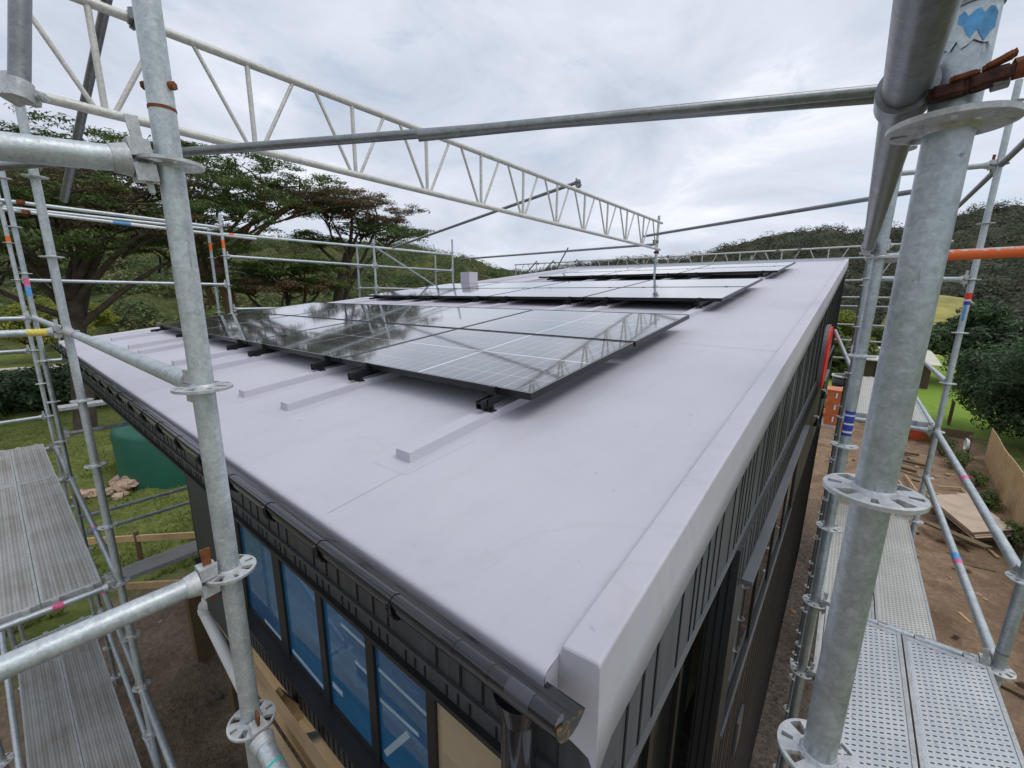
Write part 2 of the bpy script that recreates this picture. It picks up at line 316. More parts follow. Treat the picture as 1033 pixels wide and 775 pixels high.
# ------------------------------------------------------------------ mesh builder
class MB:
    def __init__(s): s.v = []; s.f = []; s.sm = []; s.mi = []; s.cur = 0
    def add(s, vs, fs, smooth=False):
        o = len(s.v); s.v += [tuple(p) for p in vs]
        for f in fs: s.f.append(tuple(i + o for i in f)); s.sm.append(smooth); s.mi.append(s.cur)
        return s
    def hexa(s, p):   # 8 points: bottom 0-3 ccw, top 4-7
        return s.add(p, [(3, 2, 1, 0), (4, 5, 6, 7), (0, 1, 5, 4), (1, 2, 6, 5), (2, 3, 7, 6), (3, 0, 4, 7)])
    def box(s, a, b):
        (x0, y0, z0), (x1, y1, z1) = a, b
        x0, x1 = min(x0, x1), max(x0, x1); y0, y1 = min(y0, y1), max(y0, y1); z0, z1 = min(z0, z1), max(z0, z1)
        return s.hexa([(x0, y0, z0), (x1, y0, z0), (x1, y1, z0), (x0, y1, z0), (x0, y0, z1), (x1, y0, z1), (x1, y1, z1), (x0, y1, z1)])
    def beam(s, p0, p1, w, h, up=(0, 0, 1)):
        p0, p1 = Vector(p0), Vector(p1); d = (p1 - p0).normalized(); u = Vector(up)
        sd = d.cross(u).normalized(); u = sd.cross(d).normalized()
        a = sd * w / 2; b = u * h / 2
        return s.hexa([p0 - a - b, p0 + a - b, p1 + a - b, p1 - a - b, p0 - a + b, p0 + a + b, p1 + a + b, p1 - a + b])
    def tube(s, p0, p1, r, seg=16, r1=None, cap=True, hollow=0.0):
        p0, p1 = Vector(p0), Vector(p1); d = (p1 - p0).normalized()
        a = d.orthogonal().normalized(); b = d.cross(a); r1 = r if r1 is None else r1
        vs = []
        for p, rr in ((p0, r), (p1, r1)):
            for i in range(seg):
                t = 2 * math.pi * i / seg; vs.append(p + (a * math.cos(t) + b * math.sin(t)) * rr)
        s.add(vs, [(i, (i + 1) % seg, seg + (i + 1) % seg, seg + i) for i in range(seg)], True)
        if cap:
            if hollow:
                for p, rr, e, sg in ((p0, r, 1, -1), (p1, r1, -1, 1)):
                    ring = []
                    for q, rq in ((p, rr), (p, rr - hollow), (p + d * 0.12 * e, rr - hollow)):
                        ring += [q + (a * math.cos(2 * math.pi * i / seg) + b * math.sin(2 * math.pi * i / seg)) * rq for i in range(seg)]
                    fs = []
                    for k in (0, 1):
                        for i in range(seg):
                            f = (k * seg + i, k * seg + (i + 1) % seg, (k + 1) * seg + (i + 1) % seg, (k + 1) * seg + i)
                            fs.append(f if sg > 0 else f[::-1])
                    fs.append(tuple(2 * seg + i for i in range(seg)))
                    s.add(ring, fs)
            else:
                s.add(vs[:seg], [tuple(range(seg))[::-1]]); s.add(vs[seg:], [tuple(range(seg))])
        return s
    def path(s, pts, r, seg=10):
        for a, b in zip(pts[:-1], pts[1:]): s.tube(a, b, r, seg)
        return s
    def prism(s, poly, axis, t0, t1):
        # poly 2-D list extruded along axis (0,1,2); remaining axes in order
        def P(q, t):
            p = [0, 0, 0]; o = [i for i in range(3) if i != axis]; p[axis] = t; p[o[0]], p[o[1]] = q; return tuple(p)
        n = len(poly); vs = [P(q, t0) for q in poly] + [P(q, t1) for q in poly]
        return s.add(vs, [tuple(range(n))[::-1], tuple(range(n, 2 * n))] + [(i, (i + 1) % n, n + (i + 1) % n, n + i) for i in range(n)])
    def lathe(s, prof, c, seg=32):
        n = len(prof); vs = []
        for i in range(seg):
            t = 2 * math.pi * i / seg
            vs += [(c[0] + r * math.cos(t), c[1] + r * math.sin(t), c[2] + z) for r, z in prof]
        fs = [(i * n + k, ((i + 1) % seg) * n + k, ((i + 1) % seg) * n + k + 1, i * n + k + 1) for i in range(seg) for k in range(n - 1)]
        return s.add(vs, fs, True)
    def mesh(s, name, mats, origin=(0, 0, 0), fix=True):
        me = bpy.data.meshes.new(name)
        o = Vector(origin)
        me.from_pydata([tuple(Vector(p) - o) for p in s.v], [], s.f)
        for m in (mats if isinstance(mats, (list, tuple)) else [mats]): me.materials.append(m)
        me.polygons.foreach_set('use_smooth', s.sm); me.polygons.foreach_set('material_index', s.mi)
        if fix:
            bm = bmesh.new(); bm.from_mesh(me); bmesh.ops.recalc_face_normals(bm, faces=bm.faces); bm.to_mesh(me); bm.free()
        me.update(); return me
    def build(s, name, mats, parent=None, origin=None, fix=True):
        if parent is not None: origin = parent['_o']
        elif origin is None: origin = s.v[0]
        o = bpy.data.objects.new(name, s.mesh(name, mats, origin, fix)); COL.objects.link(o)
        if parent is not None: o.parent = parent; o['_o'] = list(origin)
        else: o.location = origin; o['_o'] = list(origin)
        return o

def tag(o, label, cat, group=None):
    o['label'] = label; o['category'] = cat
    if group: o['group'] = group
    return o
def thing(name, loc, label, cat, group=None):
    o = bpy.data.objects.new(name, None); COL.objects.link(o); o.location = loc; o.empty_display_size = 0.1
    o['_o'] = list(loc); return tag(o, label, cat, group)
def struct(o): o['kind'] = 'structure'; return o
def stuff(o): o['kind'] = 'stuff'; return o
def put(mesh, name, parent, loc, rot=None, scale=None):
    # a part that shares mesh data; loc is in world space
    o = bpy.data.objects.new(name, mesh); COL.objects.link(o); o.parent = parent
    o.location = Vector(loc) - Vector(parent['_o']); o['_o'] = list(loc)
    if rot is not None: o.rotation_euler = rot
    if scale is not None: o.scale = scale
    return o

# ------------------------------------------------------------------ scaffold kit
TR = 0.02415
def rosette_mesh():
    mb = MB(); N = 64; zs = (0.0045, -0.0045)
    radii = [0.0235, 0.0315, 0.0385, 0.050, 0.0560, 0.062]
    def hole(ri, a):
        q = (a / (2 * math.pi) * 8) % 8; k = int(q + 0.5) % 8; dd = abs(q - round(q))
        if ri not in (1, 2, 3): return False
        if k % 2 == 0: return dd < 0.17 and ri in (2,) or (dd < 0.11 and ri in (2, 3))   # narrow slots
        return dd < (0.30 if ri == 3 else 0.27)
    solid = [[not hole(ri, (i + 0.5) / N * 2 * math.pi) for i in range(N)] for ri in range(5)]
    def vid(z, ri, i): return (z * 6 + ri) * N + (i % N)
    vs = [(radii[ri] * math.cos(2 * math.pi * i / N), radii[ri] * math.sin(2 * math.pi * i / N), zs[z] * (1 if ri < 5 else 0.75)) for z in range(2) for ri in range(6) for i in range(N)]
    fs = []
    for ri in range(5):
        for i in range(N):
            if not solid[ri][i]: continue
            fs.append((vid(0, ri, i), vid(0, ri + 1, i), vid(0, ri + 1, i + 1), vid(0, ri, i + 1)))
            fs.append((vid(1, ri, i), vid(1, ri, i + 1), vid(1, ri + 1, i + 1), vid(1, ri + 1, i)))
            if ri == 4 or not solid[ri + 1][i]: fs.append((vid(0, ri + 1, i), vid(1, ri + 1, i), vid(1, ri + 1, i + 1), vid(0, ri + 1, i + 1)))
            if ri > 0 and not solid[ri - 1][i]: fs.append((vid(0, ri, i), vid(0, ri, i + 1), vid(1, ri, i + 1), vid(1, ri, i)))
            if not solid[ri][(i + 1) % N]: fs.append((vid(0, ri, i + 1), vid(0, ri + 1, i + 1), vid(1, ri + 1, i + 1), vid(1, ri, i + 1)))
            if not solid[ri][i - 1]: fs.append((vid(0, ri, i), vid(1, ri, i), vid(1, ri + 1, i), vid(0, ri + 1, i)))
    mb.add(vs, fs)
    # weld collar where the disc meets the tube
    mb.lathe([(0.0243, 0.010), (0.029, 0.0045), (0.029, -0.0045), (0.0243, -0.010)], (0, 0, 0), 24)
    return mb.mesh('rosette', M['cast'])
ROS = rosette_mesh()
def head_meshes():
    # wedge head: casting that straddles the disc, pointing along +x away from the post axis
    mb = MB()
    for z0, z1 in ((0.007, 0.040), (-0.040, -0.007)):
        x0, x1, x2 = 0.030, 0.068, 0.085
        w0, w1 = 0.016, 0.021
        mb.hexa([(x0, -w0, z0), (x1, -w1, z0), (x1, w1, z0), (x0, w0, z0), (x0, -w0, z1), (x1, -w1, z1), (x1, w1, z1), (x0, w0, z1)])
    mb.tube((0.070, 0, 0), (0.098, 0, 0), 0.032, 24, 0.0262)
    h = mb.mesh('wedge_head', M['cast'])
    w = MB(); w.prism([(0.040, -0.062), (0.050, -0.062), (0.058, 0.085), (0.036, 0.085)], 1, -0.003, 0.003)
    return h, w.mesh('wedge', M['cast']), w.mesh('rusty_wedge', M['rust'])
HEAD, WEDGE, WEDGE_R = head_meshes()

def band(parent, p0, d, t0, t1, mat, r=TR + 0.0006):
    mb = MB(); mb.tube(p0 + d * t0, p0 + d * t1, r, 20, cap=False); return mb.build('paint_mark', mat, parent)

def ledger(p0, p1, label, heads=(1, 1), mat='galv', marks=(), group='ledgers and guard rails of the scaffold', rusty=False, seg=18, name='scaffold_ledger', cat='scaffold ledger', wedge_rot=0):
    p0, p1 = Vector(p0), Vector(p1); d = (p1 - p0).normalized(); L = (p1 - p0).length
    a = p0 + d * (0.09 if heads[0] else 0); b = p1 - d * (0.09 if heads[1] else 0)
    t = thing(name, p0, label, cat, group)
    mb = MB(); mb.tube(a, b, TR, seg, hollow=0.004 if not (heads[0] and heads[1]) else 0); mb.build('tube', M[mat], t)
    ang = math.atan2(d.y, d.x); el = -math.asin(d.z)
    for k, (h, q, an) in enumerate(((heads[0], p0, ang), (heads[1], p1, ang + math.pi))):
        if not h: continue
        rot = (0, el if k == 0 else -el, an)
        hd = put(HEAD, 'wedge_head', t, q, rot)
        w = bpy.data.objects.new('wedge', WEDGE_R if rusty else WEDGE); COL.objects.link(w); w.parent = hd
    for t0, t1, mt in marks: band(t, a, d, t0, t1, M[mt])
    return t

def coupler_part(parent, p, d1, d2, mat='cast', name='coupler', gap=0.052):
    # clamp pair joining two crossing tubes; parts of the tube it is bolted to
    p, d1, d2 = Vector(p), Vector(d1).normalized(), Vector(d2).normalized()
    n = d1.cross(d2); n = n.normalized() if n.length > 0.05 else d1.orthogonal().normalized()
    mb = MB()
    for c, d in ((p, d1), (p + n * gap, d2)):
        mb.tube(c - d * 0.026, c + d * 0.026, 0.031, 18)
        e = d.cross(n).normalized()
        mb.box_pts = None
        mb.beam(c - d * 0.022 + e * 0.036, c + d * 0.022 + e * 0.036, 0.022, 0.024, n)
        mb.tube(c + e * 0.036 - n * 0.034, c + e * 0.036 + n * 0.044, 0.007, 8)
        mb.tube(c + e * 0.036 + n * 0.026, c + e * 0.036 + n * 0.040, 0.013, 6)
    return mb.build(name, M[mat], parent)

def standard(x, y, zref, ztop, zbot, label, mat='galv', marks=(), collar=None, foot=True, group='upright posts of the scaffold', seg=20):
    t = thing('scaffold_post', (x, y, zbot), label, 'scaffold post', group)
    mb = MB(); mb.tube((x, y, zbot), (x, y, ztop), TR, seg, hollow=0.004); mb.build('tube', M[mat], t)
    k0 = math.ceil((zref - ztop) / 0.5)
    z = zref - k0 * 0.5
    while z > zbot + 0.15:
        put(ROS, 'rosette', t, (x, y, z), (0, 0, 0)); z -= 0.5
    if foot:
        mb = MB(); mb.box((x - 0.075, y - 0.075, zbot - 0.006), (x + 0.075, y + 0.075, zbot + 0.004)); mb.build('base_plate', M['cast'], t)
    for zc in (collar or ()):
        mb = MB(); mb.tube((x, y, zc - 0.003), (x, y, zc + 0.003), TR + 0.0012, 20); mb.build('joint_ring', M['rust'], t)
        mb = MB()
        for sx in (-1, 1):
            q = Vector((0.78, 0.625, 0)) * sx
            mb.tube(Vector((x, y, zc + 0.045)) + q * 0.02, Vector((x, y, zc + 0.045)) + q * 0.034, 0.0085, 6)
        mb.build('joint_bolt', M['rust'], t)
    for z0, z1, mt in marks: band(t, Vector((x, y, 0)), Vector((0, 0, 1)), z0, z1, M[mt])
    return t

def plank(p, dirv, L, label, mat, z, group='steel planks of the scaffold decks', side=1):
    # p = corner (x,y) of a 0.32 m wide plank, dirv = 'x' or 'y' lengthwise
    o = thing('scaffold_plank', (p[0], p[1], z), label, 'scaffold plank', group)
    rot = 0 if dirv == 'x' else math.pi / 2
    W = 0.32
    mb = MB()
    mb.box((0.03, 0.016, -0.006), (L - 0.03, W - 0.016, 0.0)); a = mb.mesh('deck_sheet', M[mat])
    b = MB()
    for y0, y1 in ((0, 0.016), (W - 0.016, W)):
        b.box((0.0, y0, -0.055), (L, y1, 0.004))
    fr = b.mesh('side_rail', M['deck_edge'])
    ens = []
    for x0, x1, xx, sg in ((0.0, 0.03, 0.0, -1), (L - 0.03, L, L, 1)):
        c = MB(); c.box((x0, 0.017, -0.05), (x1, W - 0.017, 0.0025))
        for yy in (0.05, W - 0.09):
            c.box((xx, yy, -0.02), (xx + sg * 0.035, yy + 0.04, 0.006)); c.box((xx + sg * 0.030, yy, -0.045), (xx + sg * 0.038, yy + 0.04, 0.006))
        ens.append((c.mesh('end_hook', M['deck_edge']), 'end_hook'))
    for me, nm in [(a, 'deck_sheet'), (fr, 'side_rail')] + ens:
        q = put(me, nm, o, (p[0], p[1], z)); q.rotation_euler = (0, 0, rot)
    return o

# ------------------------------------------------------------------ camera
F, W_IMG = 423.0, 1033.0
th, yaw, roll = R(12.13), R(38.68), R(0.70)
hd = Vector((-math.sin(yaw), math.cos(yaw), 0)); rt0 = Vector((math.cos(yaw), math.sin(yaw), 0)); zz = Vector((0, 0, 1))
fwv = hd * math.cos(th) - zz * math.sin(th); up0 = hd * math.sin(th) + zz * math.cos(th)
rtv = rt0 * math.cos(roll) + up0 * math.sin(roll); upv = -rt0 * math.sin(roll) + up0 * math.cos(roll)
cam = bpy.data.cameras.new('camera'); co = bpy.data.objects.new('camera', cam); COL.objects.link(co)
cam.sensor_width = 36; cam.sensor_fit = 'HORIZONTAL'; cam.lens = F / W_IMG * 36; cam.clip_start = 0.02; cam.clip_end = 6000
mw = Matrix((rtv, upv, -fwv)).transposed().to_4x4(); co.matrix_world = mw
scene.camera = co

# ------------------------------------------------------------------ world, sun
SUN_EL, SUN_AZ = R(60), R(70)
w = bpy.data.worlds.new('World'); scene.world = w; w.use_nodes = True
nt = w.node_tree; nd = nt.nodes; lk = nt.links; bg = nd['Background']
sky = nd.new('ShaderNodeTexSky'); sky.sky_type = 'NISHITA'; sky.sun_disc = False; sky.sun_elevation = SUN_EL; sky.sun_rotation = SUN_AZ
tc = nd.new('ShaderNodeTexCoord')
mp = nd.new('ShaderNodeMapping'); mp.inputs['Scale'].default_value = (1.0, 1.0, 2.6); lk.new(tc.outputs['Generated'], mp.inputs[0])
def wn(scale, detail, rough, dist):
    n = nd.new('ShaderNodeTexNoise'); n.inputs['Scale'].default_value = scale; n.inputs['Detail'].default_value = detail
    n.inputs['Roughness'].default_value = rough; n.inputs['Distortion'].default_value = dist; lk.new(mp.outputs[0], n.inputs['Vector']); return n.outputs['Fac']
def wr(fac, stops):
    n = nd.new('ShaderNodeValToRGB')
    while len(n.color_ramp.elements) < len(stops): n.color_ramp.elements.new(0.5)
    for e, (p, c) in zip(n.color_ramp.elements, stops): e.position = p; e.color = (*c, 1)
    lk.new(fac, n.inputs[0]); return n.outputs[0]
c1 = wr(wn(2.1, 8, 0.58, 0.45), [(0.28, (0.47, 0.515, 0.60)), (0.43, (0.60, 0.655, 0.765)), (0.56, (0.72, 0.77, 0.87)), (0.70, (0.98, 0.99, 1.02))])
gapf = wr(wn(3.4, 6, 0.6, 0.5), [(0.60, (0, 0, 0)), (0.76, (0.75, 0.75, 0.75))])
def mulc(c, k):
    n = nd.new('ShaderNodeVectorMath'); n.operation = 'SCALE'; lk.new(c, n.inputs[0]); n.inputs['Scale'].default_value = k; return n.outputs[0]
cl = mulc(c1, 10.6)
skb = nd.new('ShaderNodeMix'); skb.data_type = 'RGBA'; skb.blend_type = 'ADD'; skb.inputs[0].default_value = 1
lk.new(mulc(sky.outputs[0], 1.0), skb.inputs[6]); skb.inputs[7].default_value = (2.6, 2.9, 3.1, 1)
mxn = nd.new('ShaderNodeMix'); mxn.data_type = 'RGBA'; lk.new(gapf, mxn.inputs[0]); lk.new(cl, mxn.inputs[6]); lk.new(skb.outputs[2], mxn.inputs[7])
lk.new(mxn.outputs[2], bg.inputs[0]); bg.inputs[1].default_value = 0.10
sun = bpy.data.lights.new('sun', 'SUN'); sun.energy = 1.2; sun.angle = R(30); sun.color = (1.0, 0.95, 0.88)
so = bpy.data.objects.new('sun', sun); COL.objects.link(so)
sd = Vector((math.sin(SUN_AZ) * math.cos(SUN_EL), math.cos(SUN_AZ) * math.cos(SUN_EL), math.sin(SUN_EL)))
so.rotation_euler = sd.to_track_quat('Z', 'Y').to_euler()
scene.view_settings.view_transform = 'Standard'; scene.view_settings.look = 'None'; scene.view_settings.exposure = 0; scene.view_settings.gamma = 1
scene.render.engine = 'CYCLES'
scene.cycles.max_bounces = 8; scene.cycles.transparent_max_bounces = 12

# ------------------------------------------------------------------ ground
def sstep(a, b, x): 
    t = np.clip((x - a) / (b - a), 0, 1); return t * t * (3 - 2 * t)
def gz(x, y):
    x = np.asarray(x, float); y = np.asarray(y, float)
    z = -7.0 + 1.5 * sstep(-0.9, -3.4, x) * 1.0
    z = z - 0.8 * sstep(-9, -14, x)
    r = np.hypot(x, y)
    z = z + 0.05 * np.sin(x * 1.7 + 0.5) * np.cos(y * 1.3) + 0.03 * np.sin(x * 4.1 + y * 3.3)
    return z
def ground():
    az = np.linspace(-180, 180, 481)[:-1]; rr = np.concatenate([np.linspace(0.3, 30, 150), np.geomspace(30.4, 2500, 70)])
    A, Rr = np.meshgrid(np.radians(az), rr, indexing='ij'); X = Rr * np.sin(A); Y = Rr * np.cos(A); Z = gz(X, Y)
    na, nr = X.shape
    bump = np.array([noise.fractal(Vector((a * 1.3, b * 1.3, 0)), 0.8, 2.0, 4) for a, b in zip(X.ravel(), Y.ravel())]).reshape(X.shape)
    Z = Z + bump * 0.06 * np.clip(Rr / 4, 0.3, 1)
    vs = list(zip(X.ravel(), Y.ravel(), Z.ravel())) + [(0, 0, float(gz(0, 0)))]
    i, j = np.meshgrid(np.arange(na), np.arange(nr - 1), indexing='ij'); i2 = (i + 1) % na
    fs = np.stack([i * nr + j, i * nr + j + 1, i2 * nr + j + 1, i2 * nr + j], -1).reshape(-1, 4).tolist()
    c = len(vs) - 1; fs += [(c, k * nr, ((k + 1) % na) * nr) for k in range(na)]
    mb = MB(); mb.add(vs, [tuple(f) for f in fs], True)
    t = NT('site_ground'); v = t.coords(); x = t.sep(v)
    n1 = t.noise(v, 0.35, 6, 0.6); n2 = t.noise(v, 2.4, 6, 0.7); n3 = t.noise(v, 14, 5, 0.7)
    grass = t.ramp(t.math('ADD', t.math('MULTIPLY', n2, 0.6), t.math('MULTIPLY', n3, 0.4)), [(0.32, (0.075, 0.095, 0.025)), (0.5, (0.135, 0.165, 0.042)), (0.66, (0.24, 0.25, 0.075))])
    soilL = t.ramp(t.math('ADD', t.math('MULTIPLY', n2, 0.5), t.math('MULTIPLY', n3, 0.5)), [(0.35, (0.115, 0.082, 0.055)), (0.5, (0.21, 0.155, 0.108)), (0.66, (0.31, 0.24, 0.175))])
    soilR = t.ramp(t.math('ADD', t.math('MULTIPLY', n2, 0.5), t.math('MULTIPLY', n3, 0.5)), [(0.32, (0.165, 0.105, 0.062)), (0.5, (0.30, 0.20, 0.125)), (0.68, (0.44, 0.325, 0.225))])
    lawn = t.ramp(n2, [(0.35, (0.17, 0.28, 0.04)), (0.65, (0.25, 0.36, 0.06))])
    n4 = t.noise(v, 0.9, 5, 0.7, 0.6)
    soilR = t.mix(t.ramp(n4, [(0.46, 0.0), (0.62, 0.65)]), soilR, (0.15, 0.10, 0.066))
    soilR = t.mix(t.ramp(n1, [(0.35, 0.5), (0.55, 0.0)]), soilR, (0.26, 0.19, 0.135))
    wob = t.math('MULTIPLY', t.math('SUBTRACT', n1, 0.5), 5.0)
    wob = t.math('ADD', wob, t.math('MULTIPLY', t.math('SUBTRACT', n2, 0.5), 1.6))
    def soft(e0, e1, s): return t.math('DIVIDE', t.math('SUBTRACT', s, e0), e1 - e0, clamp=True)
    xs = t.math('ADD', x[0], wob); ys = t.math('ADD', x[1], wob)
    right = soft(-2.6, -1.4, x[0])
    soilmask = soft(-9.6, -8.8, xs)
    dark_soil = t.math('MULTIPLY', soft(1.1, 0.3, t.math('ADD', x[0], t.math('MULTIPLY', t.math('SUBTRACT', n2, 0.5), 1.2))), soft(19, 14, t.math('ADD', x[1], wob)))  # darker grey-brown soil along the wall base
    soilR = t.mix(t.math('MULTIPLY', dark_soil, 0.9), soilR, t.ramp(n3, [(0.35, (0.035, 0.030, 0.027)), (0.65, (0.12, 0.10, 0.085))]))
    far = soft(31.2, 30.6, t.math('ADD', x[1], t.math('MULTIPLY', wob, 0.12))); soilmask = t.math('MULTIPLY', soilmask, far)
    soilmask = t.math('MULTIPLY', soilmask, soft(6.4, 5.4, t.math('ADD', x[0], t.math('MULTIPLY', wob, 0.2))))
    lawnmask = t.math('MULTIPLY', soft(30.6, 31.2, x[1]), soft(-12, -8, x[0]))
    col = t.mix(lawnmask, grass, lawn)
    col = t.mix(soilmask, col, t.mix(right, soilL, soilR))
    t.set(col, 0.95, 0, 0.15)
    t.bump(t.math('ADD', t.math('MULTIPLY', n2, 0.9), t.math('MULTIPLY', n3, 0.6)), 0.7, 0.12)
    return struct(mb.build('ground', t.m, origin=(0, 0, 0), fix=False))
ground()

# gravel path beyond the lawn (left)
mb = MB(); xs = np.linspace(-30, 14, 45)
pts = []
for k, y in enumerate(np.linspace(-25, 16, 42)):
    xc = -46 - 0.12 * y + 0.6 * math.sin(y * 0.2)
    for dx in (-5.2, -2.5, 0, 2.5, 5.2): pts.append((xc + dx, y, float(gz(xc + dx, y)) + 0.10))
mb.add(pts, [(r_ * 5 + c_, r_ * 5 + c_ + 1, (r_ + 1) * 5 + c_ + 1, (r_ + 1) * 5 + c_) for r_ in range(41) for c_ in range(4)])
struct(mb.build('path', m_plain('pale_gravel', (0.52, 0.44, 0.38), 0.95, 0, 0.25, 3, 0.5, 20), origin=(-46, 0, -6.3)))

# ------------------------------------------------------------------ foliage
def leaf_cloud(centres, n, size, flat=1.0, seed=0, jitter=0.5, shell=0.55, upbias=0.5):
    """small bent leaf sprays scattered through ellipsoids; centres = [(x,y,z,rx,ry,rz)]"""
    rng = np.random.default_rng(seed)
    vol = np.array([c[3] * c[4] * c[5] for c in centres]) ** (2 / 3); pr = vol / vol.sum()
    idx = rng.choice(len(centres), n, p=pr); C = np.array(centres)[idx]
    d = rng.normal(size=(n, 3)); d /= np.linalg.norm(d, axis=1)[:, None]
    rad = shell + (1 - shell) * rng.random(n) ** 0.6
    lump = 1 + jitter * 0.5 * np.sin(d[:, 0] * 5 + C[:, 0] * 3) * np.cos(d[:, 1] * 5 + C[:, 1]) 
    P = C[:, :3] + d * (rad * lump)[:, None] * C[:, 3:6]
    nrm = d * (1 / np.maximum(C[:, 3:6], 0.05)); nrm /= np.linalg.norm(nrm, axis=1)[:, None]
    nrm = nrm + rng.normal(size=(n, 3)) * 0.55 + np.array([0, 0, upbias]); nrm /= np.linalg.norm(nrm, axis=1)[:, None]
    t = np.cross(nrm, rng.normal(size=(n, 3))); t /= np.linalg.norm(t, axis=1)[:, None]; b = np.cross(nrm, t)
    s = size * (0.55 + 0.9 * rng.random(n)); l = s[:, None]
    v0 = P - t * l; v1 = P + b * l * 0.42 * flat + nrm * l * 0.12; v2 = P + t * l * 1.1 - nrm * l * 0.2; v3 = P - b * l * 0.42 * flat + nrm * l * 0.12
    V = np.stack([v0, v1, v2, v3], 1).reshape(-1, 3)
    Fc = np.arange(n * 4).reshape(n, 4)
    return V, Fc
def np_obj(name, V, Fc, mat, parent=None, origin=(0, 0, 0)):
    o_ = Vector(parent['_o']) if parent is not None else Vector(origin)
    me = bpy.data.meshes.new(name); V = V - np.array(o_)
    me.vertices.add(len(V)); me.vertices.foreach_set('co', V.astype(np.float32).ravel())
    k = Fc.shape[1]; me.loops.add(Fc.size); me.loops.foreach_set('vertex_index', Fc.ravel().astype(np.int32))
    me.polygons.add(len(Fc)); me.polygons.foreach_set('loop_start', np.arange(0, Fc.size, k, dtype=np.int32))
    me.materials.append(mat); me.update(calc_edges=True); me.validate()
    o = bpy.data.objects.new(name, me); COL.objects.link(o)
    if parent is not None: o.parent = parent
    else: o.location = o_
    o['_o'] = list(o_); return o
# ------------------------------------------------------------------ hills
def cellbump(X, Y, s, seed):
    cx = np.floor(X / s).astype(int); cy = np.floor(Y / s).astype(int); best = np.zeros(X.shape)
    for dx in (-1, 0, 1):
        for dy in (-1, 0, 1):
            ix, iy = cx + dx, cy + dy
            h = np.sin(ix * 127.1 + iy * 311.7 + seed) * 43758.5453; a = h - np.floor(h)
            h = np.sin(ix * 269.5 + iy * 183.3 + seed) * 43758.5453; b = h - np.floor(h)
            h = np.sin(ix * 419.2 + iy * 371.9 + seed) * 43758.5453; c = h - np.floor(h)
            d2 = ((X - (ix + a) * s) ** 2 + (Y - (iy + b) * s) ** 2) / ((0.45 + 0.4 * c) * s) ** 2
            best = np.maximum(best, np.sqrt(np.clip(1 - d2, 0, 1)) * (0.4 + 0.6 * c))
    return best
def hill(name, prof, a0, a1, r0, r1, tree, th_, mat, na=620, nr=150, base=-7.5, power=1.0, wood=None):
    az = np.linspace(a0, a1, na); rr = np.geomspace(r0, r1 * 1.25, nr)
    A, Rr = np.meshgrid(az, rr, indexing='ij')
    el = np.interp(A, [p[0] for p in prof], [p[1] for p in prof])
    top = r1 * np.tan(np.radians(el))
    f = np.clip((Rr - r0) / (r1 - r0), 0, 1) ** power; over = np.clip((Rr - r1) / (0.25 * r1), 0, 1)
    X = Rr * np.sin(np.radians(A)); Y = Rr * np.cos(np.radians(A))
    rough = np.array([noise.fractal(Vector((x / r1 * 9, y / r1 * 9, 3.3)), 0.9, 2.1, 4) for x, y in zip(X.ravel(), Y.ravel())]).reshape(X.shape)
    Z = base + (top - base) * (f - 0.35 * over) + rough * r1 * 0.020 * np.sin(np.clip(f, 0, 1) * math.pi) 
    env = np.clip(f * 8, 0, 1)
    Z = Z + env * (cellbump(X, Y, tree, 1.0) * th_ + cellbump(X, Y, tree * 0.42, 5.0) * th_ * 0.35)
    edge = np.minimum(np.clip((A - a0) / 3, 0, 1), np.clip((a1 - A) / 3, 0, 1)); Z = base - 3 + (Z - base + 3) * edge
    vs = list(zip(X.ravel(), Y.ravel(), Z.ravel()))
    if wood:
        nc, nl, rad, lsz, mats_, lab = wood; rng = np.random.default_rng(int(r1)); ok = (f.ravel() > 0.02) & (over.ravel() < 0.15)
        pr = (Rr.ravel() ** 1.2) * ok; pick = rng.choice(len(vs), nc, p=pr / pr.sum())
        for q, mt in enumerate(mats_):
            cs = []
            for ii in pick[q::len(mats_)]:
                x_, y_, z_ = vs[ii]; s_ = rad * rng.uniform(0.5, 1.25); cs.append((x_, y_, z_ + s_ * 0.15, s_, s_, s_ * rng.uniform(0.6, 1.0)))
            V, Fc = leaf_cloud(cs, nl * len(cs), lsz, 1.3, int(r1) + q, 0.5, 0.75, 1.6)
            o = np_obj('bush_cover', V, Fc, M[mt], origin=(0, 0, 0)); o['label'] = lab[q]; o['category'] = 'bush'; stuff(o)
    i, j = np.meshgrid(np.arange(na - 1), np.arange(nr - 1), indexing='ij')
    fs = np.stack([i * nr + j, i * nr + j + 1, (i + 1) * nr + j + 1, (i + 1) * nr + j], -1).reshape(-1, 4).tolist()
    mb = MB(); mb.add(vs, [tuple(q) for q in fs], True)
    return struct(mb.build(name, mat, origin=(0, 0, 0), fix=False))
def m_hill(name, stops, s1, s2):
    t = NT(name); v = t.coords(); a = t.noise(v, s1, 5, 0.65); b = t.noise(v, s2, 4, 0.7)
    f = t.math('ADD', t.math('MULTIPLY', a, 0.55), t.math('MULTIPLY', b, 0.45))
    t.set(t.ramp(f, stops), 0.95, 0, 0.1); t.bump(b, 1.0, 1.2); return t.m
MH1 = m_hill('dark_bush_hillside', [(0.36, (0.040, 0.052, 0.034)), (0.5, (0.065, 0.078, 0.048)), (0.62, (0.10, 0.11, 0.065))], 0.035, 0.35)
MH2 = m_hill('green_bush_hillside', [(0.36, (0.035, 0.045, 0.016)), (0.5, (0.075, 0.092, 0.032)), (0.62, (0.14, 0.145, 0.055))], 0.07, 0.6)
MH3 = m_hill('painted_haze_ridge', [(0.36, (0.045, 0.060, 0.070)), (0.6, (0.075, 0.092, 0.100))], 0.004, 0.03)  # distance haze painted as blue into the ridge colour
